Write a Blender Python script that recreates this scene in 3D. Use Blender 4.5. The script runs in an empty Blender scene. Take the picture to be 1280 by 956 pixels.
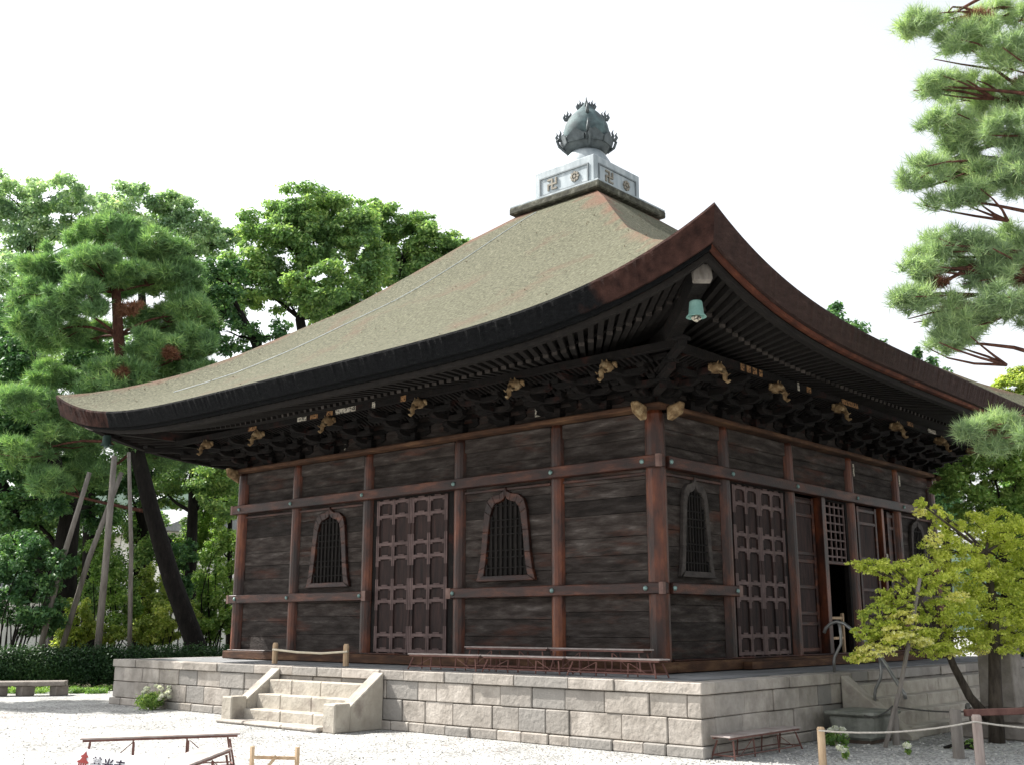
import bpy, math, random
import numpy as np
from mathutils import Vector

SC = bpy.context.scene
COL = SC.collection
R = math.radians

# ------------------------------------------------------------------ camera, sky, sun, exposure
P = 0.985                                   # height of the stone platform
CAM = np.array([10.0721, -14.7756, 1.7242])
YAW, PITCH, FPX = 0.7311, 0.2198, 1354.75   # focal length in photograph pixels (1280 wide)
cam = bpy.data.cameras.new("camera"); cam_o = bpy.data.objects.new("camera", cam); COL.objects.link(cam_o)
cam.sensor_width = 36.0; cam.lens = FPX / 1280 * 36; cam.clip_start = 0.1; cam.clip_end = 3000
cam_o.location = CAM; cam_o.rotation_euler = (math.pi / 2 + PITCH, 0, YAW)
SC.camera = cam_o
FW = np.array([-math.sin(YAW) * math.cos(PITCH), math.cos(YAW) * math.cos(PITCH), math.sin(PITCH)])
RT = np.array([math.cos(YAW), math.sin(YAW), 0]); UP = np.cross(RT, FW)
def at(u, v, d):
    """point in the world seen at photo pixel (u, v), d metres deep"""
    k = depth_k(v)
    return CAM + (FW + RT * (u - 640) / FPX + UP * (478 - v) / FPX) * d * k
def depth_k(v):
    """keeps points of one depth on one upright plane although the camera tilts up"""
    return (math.cos(PITCH) - math.sin(PITCH) * (478 - 790) / FPX) / (math.cos(PITCH) - math.sin(PITCH) * (478 - v) / FPX)

TO_SUN = Vector((-0.68, -0.20, 0.76)).normalized()
SUN_EL = math.asin(TO_SUN.z); SUN_AZ = math.atan2(TO_SUN.x, TO_SUN.y)
w = bpy.data.worlds.new("World"); SC.world = w; w.use_nodes = True
nt = w.node_tree; nt.nodes.clear()
sky = nt.nodes.new("ShaderNodeTexSky"); sky.sky_type = 'NISHITA'; sky.sun_disc = False
sky.sun_elevation = SUN_EL; sky.sun_rotation = SUN_AZ; sky.air_density = 1.3; sky.dust_density = 3.0; sky.ozone_density = 1.0
hs = nt.nodes.new("ShaderNodeHueSaturation"); hs.inputs["Saturation"].default_value = 0.22
bg = nt.nodes.new("ShaderNodeBackground"); bg.inputs[1].default_value = 0.13
wo = nt.nodes.new("ShaderNodeOutputWorld")
nt.links.new(sky.outputs[0], hs.inputs["Color"]); nt.links.new(hs.outputs[0], bg.inputs[0]); nt.links.new(bg.outputs[0], wo.inputs[0])
sl = bpy.data.lights.new("sun", 'SUN'); sl.energy = 4.6; sl.angle = R(0.5); sl.color = (1, 0.96, 0.9)
so = bpy.data.objects.new("sun", sl); COL.objects.link(so)
so.rotation_euler = (-TO_SUN).to_track_quat('-Z', 'Y').to_euler(); so.location = (-30, -10, 30)
SC.view_settings.view_transform = 'Standard'; SC.view_settings.look = 'None'
SC.view_settings.exposure = 1.15; SC.view_settings.gamma = 1.0; SC.view_settings.use_curve_mapping = False
SC.cycles.max_bounces = 6; SC.cycles.diffuse_bounces = 4; SC.cycles.transmission_bounces = 4; SC.cycles.glossy_bounces = 2
SC.cycles.use_denoising = True

# ------------------------------------------------------------------ materials
def mat(name, cols, scale=3.0, stretch=(1, 1, 1), rough=0.85, bump=0.0, bscale=30.0, island=0.0, metal=0.0, spec=0.25, detail=6, extra=None):
    """noise in world space -> colour ramp; optional per-piece brightness change and bump"""
    m = bpy.data.materials.new(name); m.use_nodes = True
    n = m.node_tree.nodes; l = m.node_tree.links; b = n["Principled BSDF"]
    b.inputs["Roughness"].default_value = rough; b.inputs["Metallic"].default_value = metal; b.inputs["Specular IOR Level"].default_value = spec
    g = n.new("ShaderNodeNewGeometry"); mp = n.new("ShaderNodeMapping"); mp.inputs["Scale"].default_value = stretch
    l.new(g.outputs["Position"], mp.inputs["Vector"])
    no = n.new("ShaderNodeTexNoise"); no.inputs["Scale"].default_value = scale; no.inputs["Detail"].default_value = detail; no.inputs["Roughness"].default_value = 0.62
    l.new(mp.outputs[0], no.inputs["Vector"])
    rp = n.new("ShaderNodeValToRGB"); e = rp.color_ramp.elements
    while len(e) < len(cols): e.new(0.5)
    for el, (p, c) in zip(e, cols): el.position = p; el.color = (*c, 1)
    l.new(no.outputs["Fac"], rp.inputs["Fac"]); out = rp.outputs["Color"]
    if extra:                                # second, coarser stain layer: (colour, scale, lo, hi, stretch)
        ec, es, lo, hi, est = extra
        mp2 = n.new("ShaderNodeMapping"); mp2.inputs["Scale"].default_value = est; l.new(g.outputs["Position"], mp2.inputs["Vector"])
        n2 = n.new("ShaderNodeTexNoise"); n2.inputs["Scale"].default_value = es; n2.inputs["Detail"].default_value = 5; n2.inputs["Roughness"].default_value = 0.65
        l.new(mp2.outputs[0], n2.inputs["Vector"])
        mr = n.new("ShaderNodeMapRange"); mr.inputs[1].default_value = lo; mr.inputs[2].default_value = hi; l.new(n2.outputs["Fac"], mr.inputs[0])
        mx = n.new("ShaderNodeMix"); mx.data_type = 'RGBA'; l.new(mr.outputs[0], mx.inputs[0]); l.new(out, mx.inputs[6]); mx.inputs[7].default_value = (*ec, 1)
        out = mx.outputs[2]
    if island:
        mr = n.new("ShaderNodeMapRange"); mr.inputs[3].default_value = 1 - island; mr.inputs[4].default_value = 1 + island
        l.new(g.outputs["Random Per Island"], mr.inputs[0])
        vm = n.new("ShaderNodeVectorMath"); vm.operation = 'SCALE'; l.new(out, vm.inputs[0]); l.new(mr.outputs[0], vm.inputs["Scale"]); out = vm.outputs[0]
    l.new(out, b.inputs["Base Color"])
    if bump:
        nb = n.new("ShaderNodeTexNoise"); nb.inputs["Scale"].default_value = bscale; nb.inputs["Detail"].default_value = 8; l.new(mp.outputs[0], nb.inputs["Vector"])
        bp = n.new("ShaderNodeBump"); bp.inputs["Strength"].default_value = bump; bp.inputs["Distance"].default_value = 0.03
        l.new(nb.outputs["Fac"], bp.inputs["Height"]); l.new(bp.outputs[0], b.inputs["Normal"])
    return m

def dim(cols, f): return [(p, tuple(x * f for x in c)) for p, c in cols]
def leaf_mat(name, dark, mid, light, trans=0.35, rough=0.5):
    m = bpy.data.materials.new(name); m.use_nodes = True
    n = m.node_tree.nodes; l = m.node_tree.links; b = n["Principled BSDF"]; o = n["Material Output"]
    b.inputs["Roughness"].default_value = rough; b.inputs["Specular IOR Level"].default_value = 0.3
    g = n.new("ShaderNodeNewGeometry")
    no = n.new("ShaderNodeTexNoise"); no.inputs["Scale"].default_value = 0.9; no.inputs["Detail"].default_value = 3; l.new(g.outputs["Position"], no.inputs["Vector"])
    ma = n.new("ShaderNodeMath"); ma.operation = 'MULTIPLY_ADD'; ma.inputs[1].default_value = 0.55; l.new(g.outputs["Random Per Island"], ma.inputs[0])
    m2 = n.new("ShaderNodeMath"); m2.operation = 'MULTIPLY_ADD'; m2.inputs[1].default_value = 1.2; m2.inputs[2].default_value = -0.38; l.new(no.outputs["Fac"], m2.inputs[0]); l.new(m2.outputs[0], ma.inputs[2])
    rp = n.new("ShaderNodeValToRGB"); e = rp.color_ramp.elements; e.new(0.5)
    for el, p, c in zip(e, (0.05, 0.5, 0.95), (dark, mid, light)): el.position = p; el.color = (*c, 1)
    l.new(ma.outputs[0], rp.inputs[0]); l.new(rp.outputs[0], b.inputs["Base Color"])
    t = n.new("ShaderNodeBsdfTranslucent"); vm = n.new("ShaderNodeVectorMath"); vm.operation = 'MULTIPLY'; vm.inputs[1].default_value = (1.4, 1.5, 0.8)
    l.new(rp.outputs[0], vm.inputs[0]); l.new(vm.outputs[0], t.inputs[0])
    mx = n.new("ShaderNodeMixShader"); mx.inputs[0].default_value = trans
    l.new(b.outputs[0], mx.inputs[1]); l.new(t.outputs[0], mx.inputs[2]); l.new(mx.outputs[0], o.inputs[0])
    return m

WOODX = (0.35, 2.2, 5.0); WOODY = (2.2, 0.35, 5.0)
M = {}
M['board'] = mat('weathered_board', [(0.27, (0.006, 0.0045, 0.004)), (0.45, (0.022, 0.0165, 0.014)), (0.6, (0.046, 0.038, 0.034)), (0.74, (0.105, 0.092, 0.084))], 2.4, (0.7, 0.7, 3.6), 0.85, 0.6, 24, 0.55, detail=14, extra=((0.075, 0.024, 0.013), 1.0, 0.55, 0.78, (0.45, 0.45, 2.6)))
M['lumber'] = mat('dark_lumber', [(0.25, (0.002, 0.0017, 0.0016)), (0.55, (0.006, 0.0045, 0.004)), (0.8, (0.02, 0.015, 0.013))], 4.0, (1, 1, 1), 0.85, 0.4, 30, 0.4, extra=((0.035, 0.009, 0.006), 2.2, 0.58, 0.75, (1, 1, 1)))
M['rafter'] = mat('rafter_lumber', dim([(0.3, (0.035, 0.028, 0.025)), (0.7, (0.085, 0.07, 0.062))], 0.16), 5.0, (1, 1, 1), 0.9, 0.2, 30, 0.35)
M['endgrain'] = mat('pale_end_grain', [(0.3, (0.012, 0.010, 0.009)), (0.7, (0.055, 0.047, 0.042))], 9.0, (1, 1, 1), 0.9, 0, 30, 0.6)
M['post'] = mat('red_brown_post', [(0.3, (0.006, 0.005, 0.005)), (0.45, (0.03, 0.010, 0.006)), (0.58, (0.10, 0.026, 0.010)), (0.7, (0.19, 0.058, 0.02)), (0.85, (0.3, 0.13, 0.055))], 1.8, (1.5, 1.5, 0.5), 0.42, 0.25, 25, 0.3, spec=0.4, detail=10)
M['rail'] = mat('red_brown_rail', [(0.3, (0.006, 0.004, 0.004)), (0.5, (0.03, 0.0105, 0.007)), (0.64, (0.08, 0.026, 0.013)), (0.8, (0.17, 0.068, 0.03))], 2.0, (0.7, 0.7, 3), 0.5, 0.3, 25, 0.3, spec=0.35, detail=10)
M['tan'] = mat('bleached_beam', [(0.3, (0.022, 0.012, 0.008)), (0.5, (0.06, 0.028, 0.015)), (0.66, (0.11, 0.058, 0.03)), (0.85, (0.25, 0.17, 0.10))], 2.0, (0.8, 0.8, 4), 0.8, 0.3, 25, 0.25, detail=10)
M['strap'] = mat('pinkish_metal_strap', dim([(0.3, (0.13, 0.085, 0.08)), (0.7, (0.24, 0.165, 0.155))], 0.6), 5, rough=0.6, island=0.15, metal=0.2)
M['panel'] = mat('door_panel_board', dim([(0.3, (0.025, 0.02, 0.02)), (0.6, (0.07, 0.042, 0.038)), (0.8, (0.13, 0.06, 0.05))], 0.55), 3, (4, 4, 0.6), 0.8, 0.3, 20, 0.3)
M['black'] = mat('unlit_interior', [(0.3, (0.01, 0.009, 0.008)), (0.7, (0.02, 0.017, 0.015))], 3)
M['nose'] = mat('pale_ochre_carving', [(0.3, (0.05, 0.028, 0.016)), (0.5, (0.2, 0.13, 0.065)), (0.75, (0.42, 0.33, 0.2))], 9, rough=0.85, bump=0.5, bscale=40, detail=9)
M['paper'] = mat('paper_slip', [(0.42, (0.05, 0.045, 0.04)), (0.5, (0.5, 0.46, 0.38)), (0.75, (0.62, 0.58, 0.5))], 30, rough=0.9, detail=2)
M['ochre'] = mat('ochre_slip', [(0.42, (0.05, 0.03, 0.02)), (0.52, (0.3, 0.16, 0.07)), (0.75, (0.38, 0.22, 0.1))], 30, rough=0.9, detail=2)
M['verdigris'] = mat('verdigris', [(0.3, (0.14, 0.29, 0.26)), (0.7, (0.30, 0.50, 0.45))], 6, rough=0.65, metal=0.1)
M['stud'] = mat('green_stud', [(0.3, (0.12, 0.2, 0.19)), (0.7, (0.25, 0.36, 0.34))], 9, rough=0.5, metal=0.3)
M['win_grey'] = mat('grey_window_frame', [(0.3, (0.03, 0.026, 0.024)), (0.7, (0.08, 0.068, 0.062))], 4, (1, 1, 2), 0.8, 0.3, 25)
M['plate'] = mat('corner_plate', [(0.3, (0.11, 0.06, 0.05)), (0.7, (0.2, 0.13, 0.11))], 6, rough=0.5, metal=0.3)
M['thatch'] = mat('bark_thatch', [(0.32, (0.029, 0.029, 0.017)), (0.45, (0.072, 0.072, 0.043)), (0.58, (0.112, 0.11, 0.07)), (0.74, (0.21, 0.207, 0.15))], 17.0, (1, 1, 1), 0.95, 1.0, 34, detail=12, extra=((0.105, 0.062, 0.04), 0.55, 0.56, 0.78, (1, 1, 1)))
def rusty_hips(m):
    n = m.node_tree.nodes; l = m.node_tree.links; b = n["Principled BSDF"]; src = b.inputs["Base Color"].links[0].from_socket
    g = n.new("ShaderNodeNewGeometry"); sp = n.new("ShaderNodeSeparateXYZ"); l.new(g.outputs["Position"], sp.inputs[0])
    def ma(op, a, b_=None):
        q = n.new("ShaderNodeMath"); q.operation = op
        for i, v in enumerate((a, b_)):
            if v is None: continue
            if isinstance(v, (int, float)): q.inputs[i].default_value = v
            else: l.new(v, q.inputs[i])
        return q.outputs[0]
    ax = ma('ABSOLUTE', ma('ADD', sp.outputs[0], 5.8)); ay = ma('ABSOLUTE', ma('ADD', sp.outputs[1], -5.8))
    d = ma('ABSOLUTE', ma('SUBTRACT', ax, ay))
    no = n.new("ShaderNodeTexNoise"); no.inputs["Scale"].default_value = 1.6; no.inputs["Detail"].default_value = 8; l.new(g.outputs["Position"], no.inputs["Vector"])
    top = ma('MULTIPLY', ma('MAXIMUM', ma('SUBTRACT', sp.outputs[2], 10.2), 0.0), 0.5)
    mr = n.new("ShaderNodeMapRange"); l.new(ma('ADD', ma('SUBTRACT', ma('MULTIPLY', no.outputs[0], 2.4), ma('MULTIPLY', d, 1.5)), top), mr.inputs[0]); mr.inputs[1].default_value = 0.75; mr.inputs[2].default_value = 1.7; mr.inputs[4].default_value = .8
    mx = n.new("ShaderNodeMix"); mx.data_type = 'RGBA'; l.new(mr.outputs[0], mx.inputs[0]); l.new(src, mx.inputs[6]); mx.inputs[7].default_value = (0.14, 0.062, 0.04, 1); l.new(mx.outputs[2], b.inputs["Base Color"])
def edge_patch(name, src_a, src_b):
    """old black thatch edge patched with red-brown bark towards both tips, with a ragged join"""
    m = M[src_a].copy(); m.name = name; n = m.node_tree.nodes; l = m.node_tree.links; b = n["Principled BSDF"]; src = b.inputs["Base Color"].links[0].from_socket
    g = n.new("ShaderNodeNewGeometry"); sp = n.new("ShaderNodeSeparateXYZ"); l.new(g.outputs["Position"], sp.inputs[0])
    no = n.new("ShaderNodeTexNoise"); no.inputs["Scale"].default_value = 1.3; no.inputs["Detail"].default_value = 9; l.new(g.outputs["Position"], no.inputs["Vector"])
    ad = n.new("ShaderNodeMath"); ad.operation = 'MULTIPLY_ADD'; ad.inputs[1].default_value = 2.6; l.new(no.outputs[0], ad.inputs[0]); l.new(sp.outputs[0], ad.inputs[2])
    mr = n.new("ShaderNodeMapRange"); mr.inputs[1].default_value = 2.5; mr.inputs[2].default_value = 2.75; l.new(ad.outputs[0], mr.inputs[0])
    ml = n.new("ShaderNodeMapRange"); ml.inputs[1].default_value = -12.35; ml.inputs[2].default_value = -12.36; l.new(sp.outputs[0], ml.inputs[0])
    mm = n.new("ShaderNodeMath"); mm.operation = 'MAXIMUM'; l.new(mr.outputs[0], mm.inputs[0]); l.new(ml.outputs[0], mm.inputs[1])
    n2 = n.new("ShaderNodeTexNoise"); n2.inputs["Scale"].default_value = 5; n2.inputs["Detail"].default_value = 8; l.new(g.outputs["Position"], n2.inputs["Vector"])
    rp = n.new("ShaderNodeValToRGB"); e = rp.color_ramp.elements; e[0].position = .32; e[0].color = (0.014, 0.007, 0.006, 1); e[1].position = .75; e[1].color = (0.06, 0.029, 0.023, 1); l.new(n2.outputs[0], rp.inputs[0])
    mx = n.new("ShaderNodeMix"); mx.data_type = 'RGBA'; l.new(mm.outputs[0], mx.inputs[0]); l.new(src, mx.inputs[6]); l.new(rp.outputs[0], mx.inputs[7]); l.new(mx.outputs[2], b.inputs["Base Color"])
    return m
rusty_hips(M['thatch'])
M['thatch_black'] = mat('black_thatch_edge', [(0.3, (0.002, 0.0023, 0.0027)), (0.6, (0.0055, 0.006, 0.0068)), (0.69, (0.010, 0.011, 0.011)), (0.74, (0.05, 0.053, 0.03))], 11, (1, 1, 2), 0.95, 0.7, 30, detail=9, spec=0.1)
M['thatch_red'] = mat('red_brown_thatch_edge', dim([(0.3, (0.05, 0.024, 0.019)), (0.6, (0.10, 0.052, 0.043)), (0.8, (0.19, 0.12, 0.10))], 0.36), 5, (1, 1, 3), 0.9, 0.6, 30)
M['thatch_patched'] = edge_patch('patched_thatch_edge', 'thatch_black', 'thatch_red')
M['fascia'] = mat('red_fascia', [(0.3, (0.028, 0.010, 0.007)), (0.55, (0.085, 0.026, 0.014)), (0.75, (0.16, 0.06, 0.03))], 3, detail=9)
M['copper'] = mat('dark_patina', [(0.3, (0.05, 0.075, 0.08)), (0.7, (0.13, 0.185, 0.19))], 5, rough=0.75, metal=0.0, bump=0.1, extra=((0.06, 0.065, 0.07), 1.8, 0.5, 0.75, (1, 1, 1)))
M['bowl'] = mat('dark_bowl', [(0.3, (0.05, 0.06, 0.065)), (0.7, (0.12, 0.14, 0.145))], 5, rough=0.6, metal=0.3, bump=0.1)
M['lead'] = mat('pale_sheet_metal', [(0.3, (0.21, 0.25, 0.27)), (0.55, (0.33, 0.37, 0.39)), (0.7, (0.44, 0.48, 0.49))], 2.2, (2, 2, .6), rough=0.6, metal=0.15, detail=9)
M['mossy'] = mat('mossy_slab', [(0.3, (0.03, 0.03, 0.025)), (0.55, (0.08, 0.08, 0.06)), (0.8, (0.28, 0.28, 0.24))], 7, rough=0.9, bump=0.3)
M['gilt'] = mat('dull_gilt', [(0.3, (0.15, 0.135, 0.11)), (0.7, (0.27, 0.245, 0.2))], 8, rough=0.6, metal=0.1)
M['frame_metal'] = mat('grey_panel_frame', [(0.3, (0.12, 0.14, 0.15)), (0.7, (0.2, 0.22, 0.23))], 5, rough=0.6, metal=0.2)
M['dark_verdigris'] = mat('shaded_verdigris', [(0.3, (0.02, 0.04, 0.036)), (0.7, (0.06, 0.10, 0.09))], 6, rough=0.65)  # verdigris for the far left bell, its shade painted into the colour
M['stone'] = mat('platform_stone', [(0.25, (0.21, 0.187, 0.162)), (0.5, (0.335, 0.303, 0.268)), (0.78, (0.45, 0.413, 0.37))], 3.5, (1, 1, 1), 0.9, 0.55, 14, 0.2, detail=12, extra=((0.185, 0.168, 0.146), 1.1, 0.5, 0.74, (1, 1, 1)))
def grey_blocks(m, grey=(0.235, 0.225, 0.21), share=.3):
    """about a third of the blocks are of a greyer stone"""
    n = m.node_tree.nodes; l = m.node_tree.links; b = n["Principled BSDF"]; src = b.inputs["Base Color"].links[0].from_socket
    g = n.new("ShaderNodeNewGeometry"); q = n.new("ShaderNodeMath"); q.operation = 'MULTIPLY'; q.inputs[1].default_value = 7.31; l.new(g.outputs["Random Per Island"], q.inputs[0])
    fr = n.new("ShaderNodeMath"); fr.operation = 'FRACT'; l.new(q.outputs[0], fr.inputs[0])
    lt = n.new("ShaderNodeMapRange"); lt.inputs[1].default_value = share + .25; lt.inputs[2].default_value = share - .15; lt.inputs[4].default_value = .75; l.new(fr.outputs[0], lt.inputs[0])
    mx = n.new("ShaderNodeMix"); mx.data_type = 'RGBA'; l.new(lt.outputs[0], mx.inputs[0]); l.new(src, mx.inputs[6]); mx.inputs[7].default_value = (*grey, 1); l.new(mx.outputs[2], b.inputs["Base Color"])
grey_blocks(M['stone'])
M['step'] = mat('step_stone', [(0.25, (0.27, 0.24, 0.2)), (0.5, (0.36, 0.33, 0.28)), (0.78, (0.47, 0.43, 0.37))], 2.5, (1, 1, 1), 0.9, 0.5, 14, 0.15, detail=9, extra=((0.22, 0.19, 0.165), 2.2, 0.53, 0.72, (1, 1, 1)))
M['joint'] = mat('dark_joint', [(0.3, (0.05, 0.038, 0.03)), (0.7, (0.12, 0.085, 0.065))], 5)
M['paving'] = mat('grey_paving', [(0.25, (0.15, 0.155, 0.16)), (0.5, (0.21, 0.215, 0.22)), (0.8, (0.3, 0.3, 0.3))], 3, rough=0.85, bump=0.2, bscale=40, island=0.12)
M['grey_wood'] = mat('grey_pole', [(0.3, (0.13, 0.115, 0.10)), (0.7, (0.27, 0.245, 0.22))], 4, (3, 3, .5), 0.85, 0.3, 25)
M['new_wood'] = mat('tan_stake', [(0.3, (0.34, 0.22, 0.13)), (0.7, (0.55, 0.42, 0.28))], 5, (3, 3, .5), 0.8, 0.2, 25)
M['pink_wood'] = mat('pinkish_stake', [(0.3, (0.30, 0.24, 0.215)), (0.7, (0.46, 0.38, 0.34))], 5, (3, 3, .5), 0.8, 0.2, 25)
M['bench_top'] = mat('pale_bench_top', [(0.3, (0.27, 0.215, 0.195)), (0.7, (0.46, 0.41, 0.385))], 5, (1, 1, 1), 0.7, 0.1)  # seat boards, paler than the red-brown frame
M['bench_red'] = mat('red_brown_frame', [(0.3, (0.10, 0.042, 0.035)), (0.7, (0.21, 0.105, 0.085))], 6, rough=0.6)
M['bamboo'] = mat('pale_bamboo', [(0.3, (0.42, 0.36, 0.26)), (0.7, (0.58, 0.52, 0.4))], 6, rough=0.5)
M['pipe'] = mat('grey_pipe', [(0.3, (0.18, 0.18, 0.175)), (0.7, (0.3, 0.3, 0.29))], 6, rough=0.35, metal=0.6)
M['rope'] = mat('pale_rope', [(0.3, (0.4, 0.37, 0.32)), (0.7, (0.6, 0.56, 0.5))], 40)
M['cable'] = mat('dark_cord', [(0.3, (0.05, 0.05, 0.045)), (0.7, (0.1, 0.095, 0.085))], 30)
M['tub'] = mat('mossy_basin', [(0.3, (0.12, 0.125, 0.105)), (0.55, (0.23, 0.235, 0.205)), (0.8, (0.37, 0.37, 0.33))], 4, rough=0.8, bump=0.3, bscale=20)
M['monument'] = mat('granite_pillar', [(0.3, (0.16, 0.14, 0.12)), (0.7, (0.31, 0.28, 0.25))], 4, rough=0.85, bump=0.3, bscale=40)
M['white'] = mat('white_board', [(0.3, (0.76, 0.76, 0.77)), (0.7, (0.84, 0.84, 0.85))], 3, rough=0.5)
M['ink'] = mat('purple_black_ink', [(0.3, (0.012, 0.008, 0.02)), (0.7, (0.025, 0.014, 0.035))], 9)
M['red_ink'] = mat('red_ink', [(0.3, (0.2, 0.03, 0.028)), (0.7, (0.27, 0.05, 0.045))], 9)
M['plaster'] = mat('white_plaster', [(0.3, (0.62, 0.61, 0.58)), (0.7, (0.78, 0.77, 0.74))], 0.8)
M['tile'] = mat('grey_roof_tile', [(0.3, (0.16, 0.17, 0.18)), (0.7, (0.3, 0.31, 0.32))], 4, rough=0.6)
M['bark'] = mat('dark_bark', [(0.3, (0.005, 0.0045, 0.004)), (0.6, (0.014, 0.0115, 0.01)), (0.8, (0.034, 0.028, 0.024))], 5, (2, 2, .6), 0.95, 0.9, 14)
M['red_bark'] = mat('red_pine_bark', [(0.3, (0.04, 0.018, 0.014)), (0.6, (0.12, 0.052, 0.037)), (0.8, (0.21, 0.11, 0.082))], 5, (2, 2, .8), 0.95, 0.8, 16)
M['maple_bark'] = mat('maple_bark', [(0.3, (0.03, 0.024, 0.018)), (0.7, (0.10, 0.082, 0.065))], 6, (2, 2, .6), 0.95, 0.7, 18)
M['soil'] = mat('shady_soil', [(0.3, (0.05, 0.045, 0.025)), (0.55, (0.10, 0.095, 0.045)), (0.75, (0.13, 0.15, 0.05))], 1.5, rough=0.95, bump=0.6, bscale=9)
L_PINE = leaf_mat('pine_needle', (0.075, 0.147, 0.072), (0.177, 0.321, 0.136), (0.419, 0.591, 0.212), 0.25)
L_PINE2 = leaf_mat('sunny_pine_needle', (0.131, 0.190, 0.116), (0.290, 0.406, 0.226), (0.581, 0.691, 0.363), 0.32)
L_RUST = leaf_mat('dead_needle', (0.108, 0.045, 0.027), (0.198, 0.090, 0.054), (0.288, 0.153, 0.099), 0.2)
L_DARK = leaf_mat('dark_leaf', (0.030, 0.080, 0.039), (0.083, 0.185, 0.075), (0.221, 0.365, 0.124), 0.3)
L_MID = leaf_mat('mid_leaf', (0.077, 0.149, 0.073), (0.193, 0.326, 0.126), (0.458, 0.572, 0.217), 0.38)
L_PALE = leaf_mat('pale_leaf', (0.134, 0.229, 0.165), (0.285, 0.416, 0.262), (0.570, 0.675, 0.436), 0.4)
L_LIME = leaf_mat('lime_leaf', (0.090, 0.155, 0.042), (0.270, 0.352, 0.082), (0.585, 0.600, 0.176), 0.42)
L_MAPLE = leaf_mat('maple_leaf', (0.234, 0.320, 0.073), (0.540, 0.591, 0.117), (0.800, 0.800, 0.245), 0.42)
L_GOLD = leaf_mat('sunlit_tint_leaf', (0.517, 0.502, 0.146), (0.800, 0.754, 0.294), (0.800, 0.800, 0.539), 0.4)  # sunlight on the maple sprays is put into this pale leaf colour
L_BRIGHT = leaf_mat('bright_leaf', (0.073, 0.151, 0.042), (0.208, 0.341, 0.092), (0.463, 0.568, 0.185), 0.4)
L_HEDGE = leaf_mat('hedge_leaf', (0.011, 0.034, 0.014), (0.031, 0.077, 0.028), (0.084, 0.154, 0.049), 0.25)
L_PETAL = leaf_mat('white_petal', (0.7, 0.7, 0.68), (0.78, 0.78, 0.76), (0.84, 0.84, 0.8), 0.3)

# ------------------------------------------------------------------ objects
def wloc(o):
    p = Vector((0, 0, 0))
    while o is not None: p = p + o.location; o = o.parent
    return p
def thing(name, label, cat, loc=(0, 0, 0), group=None):
    o = bpy.data.objects.new(name, None); COL.objects.link(o); o.empty_display_size = 0.2
    o.location = loc; o['label'] = label; o['category'] = cat
    if group: o['group'] = group
    return o
def tag(o, label, cat, group=None):
    o['label'] = label; o['category'] = cat
    if group: o['group'] = group
    return o
def structure(o): o['kind'] = 'structure'; return o
def copy_tree(o, parent=None):
    c = o.copy(); COL.objects.link(c)
    if parent: c.parent = parent
    for ch in list(o.children): copy_tree(ch, c)
    return c

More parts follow.
